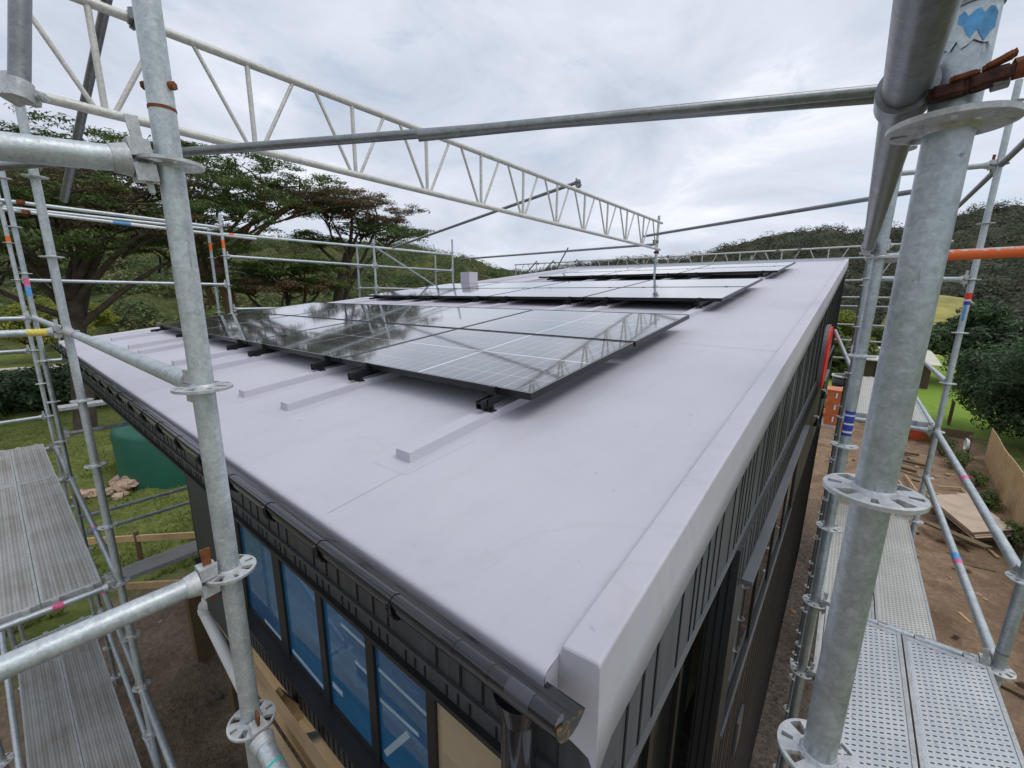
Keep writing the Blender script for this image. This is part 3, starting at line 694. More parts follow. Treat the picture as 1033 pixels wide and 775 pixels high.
hill('hill', [(-45, 1.8), (-36, 2.2), (-30, 3.2), (-23, 4.0), (-17.4, 3.9), (-12.6, 5.3), (-10, 5.9), (-7.8, 6.3), (-3.8, 6.6), (0.7, 5.9), (4, 6.3), (6.1, 6.9), (7.6, 7.5), (10, 7.3), (20, 9), (40, 9), (70, 7)], -46, 75, 120, 340, 8.5, 3.4, MH1, 700, 120, -7.5, 1.15, (5200, 64, 3.6, 0.50, ('leaf_hill', 'leaf_hill_olive'), ('dark grey green bush covering the big hill at right', 'olive patches of bush on the big hill at right')))
hill('hill', [(-150, 9), (-110, 12), (-90, 13), (-80, 9), (-75, 6.2), (-66, 5.0), (-59.4, 5.2), (-53.6, 5.3), (-48.7, 4.6), (-44, 3.6), (-38.4, 2.0), (-34, 0.6), (-30, -1)], -152, -29, 62, 190, 5.0, 2.4, MH2, 700, 120, -7.0, 0.9, (2600, 170, 2.4, 0.23, ('leaf_bush', 'leaf_dark', 'leaf_olive'), ('green bush covering the bank behind the cypresses', 'dark bush covering the bank behind the cypresses', 'olive brown scrub covering the bank behind the cypresses')))
hill('hill', [(-70, 2.6), (-52, 2.9), (-40, 3.0), (-32, 2.2), (-26, 3.2), (-10, 3.0), (0, 2.5)], -70, 0, 1500, 2200, 30, 9, MH3, 300, 40, -10, 1.0)
# pasture knoll in front of the right hill
mb = MB(); vs = []; nk = 40
for i in range(nk):
    for j in range(24):
        x = 4.5 + 13 * i / (nk - 1); y = 74 + 50 * j / 23
        f = j / 23; z = -7.2 + (7.4 + 0.9 * math.sin(x * 0.2)) * math.sin(f * math.pi * 0.62) * min(1, min(i, nk - 1 - i) / 7)
        vs.append((x, y, z))
mb.add(vs, [(i * 24 + j, (i + 1) * 24 + j, (i + 1) * 24 + j + 1, i * 24 + j + 1) for i in range(nk - 1) for j in range(23)], True)
struct(mb.build('pasture_knoll', m_plain('dry_yellow_pasture', (0.30, 0.27, 0.07), 0.95, 0, 0.35, 0.25, 0.4, 2), origin=(10, 90, -7)))

def limb(mb, p, q, r0, r1, bend=0.3, n=5, rnd=random):
    p, q = Vector(p), Vector(q); L = (q - p).length; off = Vector((rnd.uniform(-1, 1), rnd.uniform(-1, 1), rnd.uniform(-.3, 1))) * L * bend * 0.35
    prev = p
    for i in range(1, n + 1):
        t = i / n; c = p.lerp(q, t) + off * math.sin(t * math.pi)
        mb.tube(prev, c, r0 + (r1 - r0) * (i - 1) / n, 9, r0 + (r1 - r0) * i / n, cap=False); prev = c

def cypress(base, trunk_top, limbs, label, mats, seed, leafn, size, bark='bark'):
    """wind-shaped flat-topped conifer; limbs = [(x,y,z, rx,ry,rz, matindex)] foliage shelves"""
    rnd = random.Random(seed)
    t = thing('cypress_tree', base, label, 'tree', 'wind shaped cypress trees left of the house')
    mb = MB(); limb(mb, base, trunk_top, 0.42, 0.26, 0.25, 6, rnd)
    tt = Vector(trunk_top); bs = Vector(base)
    for (x, y, z, rx, ry, rz, mi) in limbs:
        st = bs.lerp(tt, rnd.uniform(0.6, 1.0)); limb(mb, st, (x, y, z - rz * 0.3), 0.16, 0.04, 0.6, 7, rnd)
        for k in range(7):
            a = rnd.uniform(0, 6.28); limb(mb, Vector((x, y, z)).lerp(st, rnd.uniform(0.05, 0.4)), (x + rx * 0.85 * math.cos(a), y + ry * 0.85 * math.sin(a), z + rnd.uniform(-.4, .5) * rz), 0.06, 0.012, 0.5, 4, rnd)
    mb.build('trunk', M[bark], t)
    for mi, mt in enumerate(mats):
        cs = []
        for (x, y, z, rx, ry, rz, m_) in limbs:
            if m_ != mi: continue
            for k in range(int(26 + rx * 9)):
                a = rnd.uniform(0, 6.28); q = math.sqrt(rnd.random()); s_ = rnd.uniform(0.22, 0.62)
                cs.append((x + rx * 1.12 * q * math.cos(a), y + ry * 1.12 * q * math.sin(a), z + rz * rnd.uniform(-0.9, 1.1) * (1 - 0.5 * q), s_ * 1.3, s_ * 1.3, s_ * 0.30))
        if cs:
            V, Fc = leaf_cloud(cs, int(leafn * len(cs) / 100), size, 0.8, seed + mi, 0.6, 0.15, 1.0)
            np_obj('crown', V, Fc, M[mt], t)
    return t
def shrub(name, c, r, label, mat, n, size, seed, group, lumps=9, cat='shrub', stem=True):
    rnd = random.Random(seed); z0 = float(gz(c[0], c[1])) if len(c) < 3 else c[2]
    t = thing(name, (c[0], c[1], z0), label, cat, group)
    cs = []
    for k in range(lumps):
        a = rnd.uniform(0, 6.28); q = math.sqrt(rnd.random()) * 0.75; s_ = rnd.uniform(0.3, 0.55)
        cs.append((c[0] + r[0] * q * math.cos(a), c[1] + r[1] * q * math.sin(a), z0 + r[2] * rnd.uniform(0.35, 1.0) * (1.35 - 0.55 * q), r[0] * s_, r[1] * s_, r[2] * s_ * 0.75))
    V, Fc = leaf_cloud(cs, n, size, 1.0, seed, 0.6, 0.45, 0.4)
    np_obj('crown', V, Fc, M[mat], t)
    mb = MB()
    for k in range(5):
        cc = rnd.choice(cs); limb(mb, (c[0] + rnd.uniform(-.1, .1) * r[0], c[1] + rnd.uniform(-.1, .1) * r[1], z0 - 0.1), cc[:3], 0.05 * max(r) + 0.01, 0.012, 0.4, 4, rnd)
    mb.build('trunk', M['bark'], t)
    return t

def pol(az, d, z): a = R(az); return (d * math.sin(a), d * math.cos(a), z)
def shelf(az, d, el, rx, ry, rz, mi):
    x, y, _ = pol(az, d, 0); return (x, y, d * math.tan(R(el)), rx, ry, rz, mi)
# tree A: big spreading cypress at far left
cypress(pol(-85.5, 27, -6.3), pol(-84.5, 27, 0.0),
        [shelf(-92, 26, 9.5, 3.2, 3.2, 0.7, 0), shelf(-87.5, 27, 6.8, 3.0, 3.0, 0.8, 0), shelf(-80.5, 26, 12.8, 2.6, 2.8, 0.55, 0), shelf(-84.5, 28, 11.6, 2.4, 2.4, 0.5, 0), shelf(-76, 27, 10.6, 3.2, 3.2, 0.8, 0),
         shelf(-81, 25, 8.2, 3.0, 3.0, 0.8, 0), shelf(-87, 24, 4.0, 2.6, 2.8, 0.7, 0), shelf(-78, 26, 6.0, 2.8, 2.8, 0.7, 1), shelf(-83, 29, 5.0, 3.0, 3.0, 0.8, 0), shelf(-73, 27, 7.2, 2.6, 2.6, 0.7, 0), shelf(-91, 28, 2.0, 3, 3, 0.9, 0), shelf(-80, 28, 9.6, 2.8, 2.8, 0.8, 1), shelf(-85.5, 25, 8.8, 2.4, 2.4, 0.7, 1), shelf(-75, 28, 4.2, 2.4, 2.4, 0.7, 0)],
        'broad dark cypress at far left with forking black limbs behind the post', ['leaf_cypress', 'leaf_brown'], 11, 8200, 0.078)
# tree B: tall cypress with straight pole trunk
cypress(pol(-73.5, 30, -6.3), pol(-74, 30, 2.4),
        [shelf(-76, 30, 12.6, 2.6, 2.6, 0.7, 0), shelf(-71.5, 30, 12.4, 3.2, 3.2, 0.8, 0), shelf(-67, 30, 12.0, 3.0, 3.0, 0.7, 0), shelf(-63.5, 31, 11.4, 2.6, 2.6, 0.6, 0), shelf(-69, 29, 9.8, 2.8, 2.8, 0.7, 0),
         shelf(-73.5, 29, 8.6, 2.6, 2.6, 0.7, 0), shelf(-65, 31, 9.6, 2.4, 2.4, 0.6, 1), shelf(-61, 31, 10.4, 2.0, 2.0, 0.5, 1)],
        'middle cypress with a dense flat dark green top', ['leaf_cypress', 'leaf_brown'], 23, 8000, 0.08, 'bark_brown')
# tree C: leaning trunk, browning crown, at the right end of the group
cypress(pol(-61.5, 33, -6.0), pol(-59.5, 33, 2.6),
        [shelf(-59, 33, 10.8, 2.4, 2.4, 0.55, 1), shelf(-55.5, 33, 9.6, 2.6, 2.6, 0.6, 1), shelf(-61.5, 33, 9.4, 2.2, 2.2, 0.6, 0), shelf(-57, 33, 7.6, 2.6, 2.6, 0.6, 0), shelf(-53.5, 33, 7.0, 2.3, 2.3, 0.5, 0), shelf(-63, 33, 6.0, 1.6, 1.6, 0.5, 0), shelf(-57, 33, 8.6, 2.2, 2.2, 0.4, 1)],
        'leaning cypress with a browning wind swept crown, rightmost of the cypress group', ['leaf_cypress', 'leaf_brown'], 37, 8000, 0.08)
# a low spreading one between B and C
cypress(pol(-65.5, 31, -6.0), pol(-66.5, 31, -1.4),
        [shelf(-68, 31, 2.4, 2.4, 2.4, 0.5, 0), shelf(-64.5, 31, 2.9, 2.2, 2.2, 0.5, 0), shelf(-66.5, 30, 0.6, 2.6, 2.6, 0.6, 1), shelf(-71, 31, 0.8, 2.4, 2.4, 0.6, 0), shelf(-62.5, 31, 1.0, 1.6, 1.6, 0.5, 0)],
        'low crooked cypress with grey dead twigs between the taller cypresses', ['leaf_bush', 'leaf_brown'], 41, 11000, 0.09)
GB = 'bushes on the bank left of the house'
for k, (az, d, rx, h, mt, lab) in enumerate([
    (-82.5, 36, 2.6, 3.2, 'leaf_bush', 'clipped looking dark green bush just above the left roof corner'),
    (-78.5, 37, 2.6, 3.0, 'leaf_yellow', 'yellow green bush right of the dark bush above the roof edge'),
    (-74.5, 44, 3.4, 4.2, 'leaf_bush', 'green bush low behind the left foreground post'),
    (-70.5, 42, 3.6, 4.4, 'leaf_dark', 'dark bush behind the pair of far left scaffold posts'),
    (-66, 46, 3.6, 4.6, 'leaf_bush', 'mid green bush below the low crooked cypress'),
    (-62, 44, 3.4, 4.0, 'leaf_dark', 'dark bush at the foot of the leaning cypress'),
    (-57.5, 46, 3.6, 4.6, 'leaf_bush', 'rounded green bush right of the leaning cypress trunk'),
    (-53.5, 50, 3.6, 4.4, 'leaf_bush', 'green bush behind the braced scaffold bay'),
    (-49.5, 55, 3.4, 4.0, 'leaf_yellow', 'olive bush near the far left corner of the panels'),
    (-46.5, 58, 3.2, 3.6, 'leaf_bush', 'small green bush in front of the far white house'),
    (-87.5, 55, 3.2, 3.4, 'leaf_yellow', 'yellow flowering bush beyond the gravel path'),
    (-84.3, 60, 3.0, 3.0, 'leaf_yellow', 'pale yellow bush beyond the gravel path nearer the leaning trunk'),
    (-85.6, 33.5, 2.4, 2.2, 'leaf_dark', 'dark low hedge bush beside the lawn left of the plank end'),
    (-89.5, 34, 2.8, 2.4, 'leaf_dark', 'dark leafy bush at the left frame edge beyond the lawn')]):
    x, y, _ = pol(az, d, 0)
    shrub('bush', (x, y, float(gz(x, y)) - 0.2 + max(0, d - 38) * 0.10), (rx, rx, h * 0.75), lab, mt, 16000, 0.12, 60 + k, GB, 16)
# right hand trees
GT = 'leafy trees beyond the fence'
def roundtree(c, r, label, mat, n, size, seed, lumps=26):
    rnd = random.Random(seed); z0 = float(gz(c[0], c[1]))
    t = thing('broadleaf_tree', (c[0], c[1], z0), label, 'tree', GT); cs = []
    for k in range(lumps):
        d = Vector((rnd.gauss(0, 1), rnd.gauss(0, 1), rnd.gauss(0, 0.8))).normalized() * rnd.uniform(0.45, 0.85); s_ = rnd.uniform(0.26, 0.42)
        cs.append((c[0] + d.x * r[0], c[1] + d.y * r[1], c[2] + d.z * r[2], r[0] * s_, r[1] * s_, r[2] * s_ * 0.7))
    V, Fc = leaf_cloud(cs, n, size, 1.0, seed, 0.7, 0.5, 0.5); np_obj('crown', V, Fc, M[mat], t)
    mb = MB(); limb(mb, (c[0], c[1], z0 - 0.2), (c[0], c[1], c[2]), 0.34, 0.16, 0.15, 5, rnd)
    for q in cs[:14]: limb(mb, (c[0], c[1], c[2] - r[2] * 0.5), q[:3], 0.13, 0.03, 0.4, 5, rnd)
    mb.build('trunk', M['bark'], t); return t
roundtree((9.4, 31.5, -3.6), (4.6, 5.0, 3.6), 'big dense dark tree leaning over the paling fence', 'leaf_dark', 80000, 0.11, 5, 44)
roundtree((13.5, 30, -2.2), (4.5, 4.5, 4.0), 'dense tree at the right frame edge behind the big dark tree', 'leaf_dark', 50000, 0.115, 6, 34)
roundtree((7.9, 52, -3.6), (3.8, 3.8, 3.2), 'smaller rounded tree beyond the lawn left of the big dark tree', 'leaf_dark', 18000, 0.18, 8, 24)
roundtree((4.6, 66, -4.6), (3.6, 3.6, 2.6), 'distant green tree behind the brown neighbouring house', 'leaf_bush', 12000, 0.2, 9, 20)
roundtree((-1.5, 48, -4.6), (3.6, 3.6, 2.6), 'green tree seen between the scaffold rails past the wall end', 'leaf_bush', 14000, 0.18, 10, 20)
roundtree((-2.0, 62, -3.8), (4.5, 4, 3.2), 'yellow green tree further back past the wall end', 'leaf_yellow', 14000, 0.2, 12, 20)
GS = 'low plants along the paling fence'
for k, (x, y, r_, h, lab) in enumerate([(4.55, 22.8, 0.45, 0.7, 'leafy weed clump in the middle of the fence foot'), (4.35, 24.6, 0.5, 0.9, 'tall weed clump at the fence foot near its far end'), (4.6, 20.8, 0.4, 0.6, 'weed clump at the fence foot, nearer than the middle one'),
        (4.5, 17.6, 0.45, 0.8, 'bushy weed clump at the near end of the paling fence'), (4.7, 16.2, 0.4, 0.7, 'weed clump at the fence foot by the right frame edge'), (4.2, 26.8, 0.55, 1.0, 'shrubby plant by the coiled hose at the fence end'), (4.0, 28.5, 0.6, 0.9, 'dark low shrub on the bank below the lawn')]):
    shrub('weed_clump', (x, y), (r_ * 0.75, r_ * 1.5, h * 0.7), lab, 'leaf_bush', 800, 0.05, 200 + k, GS, 16)

# grass: uncountable blades on the left lawn
def grass():
    rng = np.random.default_rng(3); n = 52000
    x = -10 - 30 * rng.random(n) ** 1.6; y = -5 + 14 * rng.random(n)
    keep = np.array([noise.noise(Vector((a * 0.5, b * 0.5, 1.7))) for a, b in zip(x, y)]) > -0.25
    x, y = x[keep], y[keep]; n = len(x); z = gz(x, y) - 0.02
    h = (0.05 + 0.13 * rng.random(n) ** 2) * (1 + 0.8 * (np.array([noise.noise(Vector((a * 0.35, b * 0.35, 9))) for a, b in zip(x, y)]) > 0.2))
    a = rng.random(n) * 6.28; w_ = 0.012 + 0.014 * rng.random(n); lx = rng.normal(size=n) * 0.6 * h; ly = rng.normal(size=n) * 0.6 * h
    v0 = np.stack([x - w_ * np.cos(a), y - w_ * np.sin(a), z], 1); v1 = np.stack([x + w_ * np.cos(a), y + w_ * np.sin(a), z], 1); v2 = np.stack([x + lx, y + ly, z + h], 1)
    V = np.stack([v0, v1, v2], 1).reshape(-1, 3)
    o = np_obj('grass', V, np.arange(n * 3).reshape(n, 3), M['grass'], origin=(-15, 2, -6))
    o['label'] = 'rough green grass on the lawn left of the house'; o['category'] = 'grass'; stuff(o)
grass()

# ------------------------------------------------------------------ the house
ZR, SL = -0.80, 0.126
def zr(y): return ZR + SL * y
XL, XR, YF, YB = -8.30, -0.28, 0.585, 13.6
GRD = -7.0
house = thing('house', (-4, 7, GRD), 'charcoal clad house under a pale grey membrane roof carrying solar panels', 'house')
# roof with rounded front edge
mb = MB()
xs = np.linspace(XL, -0.3715, 40); prof = []
for a in np.linspace(0, 1, 60): 
    y = YF + 0.03 + (YB - YF - 0.03) * a; prof.append((y, zr(y)))
prof = [(YF - 0.009, zr(YF) - 0.044), (YF - 0.008, zr(YF) - 0.028), (YF - 0.0075, zr(YF) - 0.018), (YF - 0.0065, zr(YF) - 0.010), (YF - 0.004, zr(YF) - 0.005), (YF, zr(YF) - 0.002), (YF + 0.006, zr(YF + 0.006) - 0.0004), (YF + 0.012, zr(YF + 0.012)), (YF + 0.016, zr(YF + 0.016))] + prof
n = len(prof)
def waves(x, y): return 0.0
vs = [(x, y, z + waves(x, y)) for x in xs for y, z in prof]
mb.add(vs, [(i * n + k, (i + 1) * n + k, (i + 1) * n + k + 1, i * n + k + 1) for i in range(len(xs) - 1) for k in range(n - 1)], True)
roof = mb.build('roof', M['membrane'], house, fix=False)
# right hand edge upstand: raised membrane wrapped kerb with a folded drip
def kerb(x0, x1, name, outer):
    mb = MB(); ys = np.concatenate([np.linspace(YF + (0.052 if outer > 0 else -0.01), 1.0, 14), np.linspace(1.1, YB + 0.02, 50)])
    sg = 1 if outer > 0 else -1
    secs = []; rad = 0.0075
    for y in ys:
        z = zr(y); wv = 0.0020 * noise.noise(Vector((y * 3.1, 2, 8))) + 0.0012 * noise.noise(Vector((y * 11, 2, 8)))
        xi, xo = (x0, x1) if sg > 0 else (x1, x0)
        zt = z + 0.034 + wv; zs = z + 0.026 + wv
        q = [(xi, y, z + 0.0005), (xi + sg * 0.0015, y, z + 0.003), (xi + sg * 0.005, y, zs - 0.006), (xi + sg * 0.0075, y, zs - 0.001), (xi + sg * 0.010, y, zs), (xi + sg * 0.014, y, zs + 0.0005), (xo - sg * 0.016, y, zt - 0.0005), (xo - sg * 0.010, y, zt - 0.0001)]
        for k in range(7):
            a = math.pi / 2 * k / 6; q.append((xo - sg * rad + sg * rad * math.sin(a), y, zt - rad + rad * math.cos(a)))
        q += [(xo + sg * 0.0002, y, zt - rad - 0.002), (xo + sg * 0.0008, y, zt - rad - 0.010), (xo + sg * 0.004 + wv, y, z - 0.10), (xo + sg * (0.007 + wv), y, z - 0.198 - 0.035 * max(0, 1 - (y - 0.637) / 0.05)), (xo + sg * 0.0045, y, z - 0.198 - 0.035 * max(0, 1 - (y - 0.637) / 0.05)), (xo - sg * 0.012, y, z - 0.195)]
        secs.append(q)
    b0 = secs[0]; xm = (x0 + x1) / 2
    for dy, sc in ((0.0035, 0.9985), (0.0065, 0.994), (0.008, 0.985)):
        secs.insert(0, [(xm + (p[0] - xm) * sc * (0.985 if dy > 0.007 else 1), p[1] - dy, p[2] - (1 - sc) * 0.45) for p in b0])
    m_ = len(secs[0]); vs = [p for s_ in secs for p in s_]
    mb.add(vs, [(i * m_ + k, (i + 1) * m_ + k, (i + 1) * m_ + k + 1, i * m_ + k + 1) for i in range(len(secs) - 1) for k in range(m_ - 1)], True)
    s0 = [tuple(p) for p in secs[0]]; front = s0 + [(s0[0][0], s0[0][1], s0[0][2] - 0.175)]
    mb.add(front, [tuple(range(len(front)))])
    return mb.build(name, M['membrane'], roof)
kerb(-0.372, XR, 'edge_kerb', 1)
kerb(XL, XL + 0.13, 'edge_kerb', -1)
mb = MB(); xc = -0.3712
mb.add([(xc, YF - 0.0100, zr(YF) - 0.075), (xc, YF - 0.004, zr(YF) - 0.004), (xc, 0.6385, zr(0.6385) + 0.002), (xc, 0.6385, -0.915), (xc + 0.03, 0.650, -0.935), (xc - 0.004, YF - 0.008, zr(YF) - 0.10)], [(0, 1, 2, 3, 5)]); mb.add([(-0.44, 0.642, -0.93), (-0.285, 0.642, -0.93), (-0.285, 0.642, -0.74), (-0.44, 0.642, -0.74)], [(0, 1, 2, 3)]); mb.build('corner_fold', M['membrane'], roof)
mb = MB(); zb = zr(YB); mb.prism([(YB - 0.12, zb - 0.02), (YB + 0.02, zb - 0.18), (YB + 0.02, zb + 0.04), (YB - 0.10, zb + 0.04)], 0, XL + 0.02, XR - 0.02); mb.build('rear_kerb', M['membrane'], roof)
# membrane wrapped battens that carry the rails, and lap seams
BX = [-1.36, -2.49, -3.03, -4.15, -4.74, -5.88, -6.47, -7.60]
for i, x in enumerate(BX):
    mb = MB(); y0, y1 = 0.985 + 0.02 * math.sin(i * 2.1), 12.2; w_ = 0.048; h_ = 0.042
    for (a, b) in ((y0, y1),):
        mb.hexa([(x - w_, a, zr(a) - 0.01), (x + w_, a, zr(a) - 0.01), (x + w_, b, zr(b) - 0.01), (x - w_, b, zr(b) - 0.01),
                 (x - w_ + 0.004, a + 0.003, zr(a) + h_), (x + w_ - 0.004, a + 0.003, zr(a) + h_), (x + w_ - 0.004, b, zr(b) + h_), (x - w_ + 0.004, b, zr(b) + h_)])
    mb.build('batten', M['membrane'], roof)
    # patch flashing at the batten foot
    mb = MB(); zq = lambda y: zr(y) + 0.0007
    mb.add([(x - 0.11, y0 - 0.075, zq(y0 - 0.075)), (x + 0.11, y0 - 0.07, zq(y0 - 0.07)), (x + 0.125, y0 + 0.3, zq(y0 + 0.3)), (x - 0.125, y0 + 0.3, zq(y0 + 0.3))], [(0, 1, 2, 3)]); mb.build('membrane_patch', M['membrane'], roof)
for x in (-1.275, -3.9, -6.1):
    mb = MB(); a, b = YF + 0.03, (1.02 if x > -2 else 1.6)
    mb.add([(x, a, zr(a) + 0.0009), (x + 0.0035, a, zr(a) + 0.0009), (x + 0.0035, b, zr(b) + 0.0009), (x, b, zr(b) + 0.0009)], [(0, 1, 2, 3)]); mb.build('lap_seam', M['seam'], roof)
for y in (3.43, 9.3):
    mb = MB(); mb.add([(-1.05, y, zr(y) + 0.0009), (-0.375, y - 0.02, zr(y - 0.02) + 0.0009), (-0.375, y - 0.016, zr(y - 0.016) + 0.0009), (-1.05, y + 0.004, zr(y + 0.004) + 0.0009)], [(0, 1, 2, 3)]); mb.build('lap_seam', M['seam'], roof)
# vent box wrapped in membrane
bx, by = -7.62, 7.75
mb = MB(); mb.box((bx - 0.15, by - 0.15, zr(by) - 0.05), (bx + 0.15, by + 0.15, zr(by) + 0.34)); mb.build('vent_box', M['membrane'], roof)

# --- front fascia cladding (left in the picture)
YW = 0.68
def grooves(mb, axis, a0, a1, fixed, z0, z1, pattern, w_=0.011, proud=0.0025, sign=-1):
    a = a0; k = 0
    while a < a1:
        if axis == 0: mb.box((a, fixed + sign * proud, z0), (a + w_, fixed, z1))
        else: mb.box((fixed, a, z0), (fixed + proud, a + w_, z1))
        a += pattern[k % len(pattern)]; k += 1
mb = MB(); mb.box((XL + 0.03, YW, -1.085), (-0.395, YW + 0.10, zr(YW) - 0.03)); mb.cur = 1; grooves(mb, 0, XL + 0.08, -0.41, YW, -1.083, zr(YW) - 0.04, [0.10, 0.085, 0.13, 0.10, 0.085, 0.24], 0.009); fasc = mb.build('fascia', [M['clad_front'], M['groove']], house)
mb = MB(); mb.box((XL + 0.03, YW - 0.012, -1.10), (-0.29, YW + 0.1, -1.087)); mb.build('ledge_trim', M['clad_front'], fasc)
mb = MB(); mb.box((XL + 0.03, YW + 0.012, -1.185), (-0.395, YW + 0.10, -1.101)); mb.cur = 1; grooves(mb, 0, XL + 0.06, -0.41, YW + 0.012, -1.18, -1.125, [0.048, 0.048, 0.10], 0.007); fl = mb.build('lower_fascia', [M['clad_front'], M['groove']], house)
mb = MB(); mb.box((XL + 0.02, YW - 0.008, -1.205), (-0.285, YW + 0.12, -1.186)); mb.build('fascia_trim', M['frame_black'], house)
mb = MB(); mb.box((XL + 0.02, YW + 0.121, -1.20), (-0.42, 3.0, -1.19)); mb.build('soffit', M['clad'], house)
# --- gutter
mb = MB()
gp = [(0.489, -0.711)] + [(0.5475 + 0.058 * math.cos(a), -0.717 + 0.052 * math.sin(a)) for a in [math.pi * (1.0 + k / 12.0) for k in range(10)]]
gin = [(0.5475 + (y - 0.5475) * 0.94, z + 0.003) for y, z in gp][::-1]
gx0, gx1 = XL + 0.05, -0.290
poly = gp + gin; vs = [(x, y, z) for x in (gx0, gx1) for y, z in poly]; m_ = len(poly)
mb.add(vs, [(k, (k + 1) % m_, m_ + (k + 1) % m_, m_ + k) for k in range(m_)], True)
mb.tube((gx0, 0.501, -0.709), (gx1, 0.501, -0.709), 0.0150, 20)
gut = mb.build('gutter', M['gutter'], house)
mb = MB(); mb.prism([(y, z) for y, z in gp], 0, gx1, gx1 + 0.004); mb.build('gutter_end_cap', M['stained_cap'], gut)
mb = MB(); mb.tube((-0.452, 0.605, -0.90), (-0.452, 0.605, -7.0), 0.040, 28); mb.tube((-0.452, 0.605, -0.84), (-0.452, 0.605, -0.905), 0.060, 28, 0.044)
mb.hexa([(-0.492, 0.565, -0.845), (-0.412, 0.565, -0.845), (-0.412, 0.645, -0.845), (-0.492, 0.645, -0.845), (-0.66, 0.515, -0.770), (-0.33, 0.515, -0.770), (-0.33, 0.60, -0.770), (-0.66, 0.60, -0.770)]); mb.build('downpipe', M['gutter'], gut)
x = -0.75; k = 0
while x > XL + 0.1:
    mb = MB()
    pts = [(x, 0.486, -0.705)] + [(x, 0.5475 + 0.063 * math.cos(math.pi * (1 + q / 10)), -0.718 + 0.057 * math.sin(math.pi * (1 + q / 10))) for q in range(0, 9)]
    mb.path(pts, 0.0075, 6); mb.tube((x - 0.004, 0.501, -0.709), (x + 0.004, 0.501, -0.709), 0.0172, 16)
    mb.beam((x, 0.600, -0.752), (x, 0.676, -0.79), 0.025, 0.01); mb.build('gutter_bracket', M['gutter'], gut)
    x -= 0.345; k += 1
for x0, x1 in ((-0.545, -0.535), (-0.452, -0.442), (-0.40, -0.345)):
    mb = MB(); mb.tube((x0, 0.501, -0.709), (x1, 0.501, -0.709), 0.0162, 16); mb.build('joint_clip', M['clip'] if x1 - x0 > 0.03 else M['gutter'], gut)
# cable clipped along the fascia under the gutter
mb = MB(); mb.path([(-2.6 + 0.16 * q, 0.665 - 0.012 * math.sin(q), -0.815 - 0.028 * abs(math.sin(q * 0.8))) for q in range(14)], 0.004, 6); mb.build('cable', M['wire'], house)

# --- window wall under the fascia (front)
YV = 0.86; SILL = -2.22
def wall_box(name, a, b, mat='clad', parent=house):
    mb = MB(); mb.box(a, b); return mb.build(name, M[mat], parent)
mb = MB(); mb.box((-4.05, YV - 0.02, -2.52), (-0.52, YV + 0.10, SILL - 0.03)); mb.cur = 1; grooves(mb, 0, -4.0, -0.55, YV - 0.02, -2.51, SILL - 0.035, [0.055], 0.009); mb.build('lower_wall', [M['clad'], M['groove']], house)
wall_box('window_sill', (-4.05, YV - 0.075, SILL - 0.03), (-0.50, YV + 0.06, SILL), 'frame_black')
wall_box('wall_pier', (-4.06, YV - 0.03, -2.76), (-3.12, YV + 0.12, -1.206))
mb = MB(); mb.box((-0.425, YW + 0.004, GRD), (-0.305, YW + 0.10, -1.206)); mb.cur = 1; mb.box((-0.352, YW + 0.002, GRD), (-0.346, YW + 0.0035, -1.21)); mb.build('corner_wall', [M['clad_front'], M['groove']], house)
ROOM_STRIPS = {0: [((-2.80, -2.17), (-2.54, -2.17), 0.022)], 1: [((-2.39, -2.155), (-2.02, -2.165), 0.022)], 2: [((-1.752, -1.60), (-1.53, -1.60), 0.018), ((-1.645, -1.75), (-1.53, -1.75), 0.02), ((-1.90, -2.06), (-1.80, -2.06), 0.03)], 3: [((-1.44, -1.66), (-1.11, -1.66), 0.018), ((-1.445, -1.83), (-1.17, -1.81), 0.018), ((-1.43, -2.13), (-1.24, -1.86), 0.03)]}  # pale strips inside the lit room, added on the pane faces instead
mull = [(-3.09, 0.08), (-2.46, 0.10), (-1.95, 0.06), (-1.49, 0.06), (-1.07, 0.05), (-0.57, 0.06)]
for i in range(len(mull) - 1):
    xa, xb = mull[i][0], mull[i + 1][0]
    mb = MB()
    mb.box((xa - mull[i][1] / 2, YV - 0.010, SILL + 0.001), (xa + mull[i][1] / 2, YV + 0.05, -1.206))
    if i == len(mull) - 2: mb.box((xb - 0.03, YV - 0.010, SILL + 0.001), (xb + 0.035, YV + 0.05, -1.206))
    mb.box((xa + mull[i][1] / 2, YV - 0.004, SILL + 0.001), (xb - mull[i + 1][1] / 2, YV + 0.04, SILL + 0.03))
    mb.box((xa + mull[i][1] / 2, YV - 0.004, -1.25), (xb - mull[i + 1][1] / 2, YV + 0.04, -1.207))
    f = mb.build('window', M['frame_black'], house)
    mb = MB(); mb.box((xa + mull[i][1] / 2, YV + 0.005, SILL + 0.03), (xb - mull[i + 1][1] / 2, YV + 0.011, -1.25)); mb.build('pane', M['painted_blue_room'] if i < 4 else M['painted_tan_room'], f)
    for (q0, q1, w_) in ROOM_STRIPS.get(i, ()):
        mb = MB(); mb.beam((q0[0], YV + 0.004, q0[1]), (q1[0], YV + 0.004, q1[1]), 0.002, w_); mb.build('added_room_strip', M['pale_stud'], f)
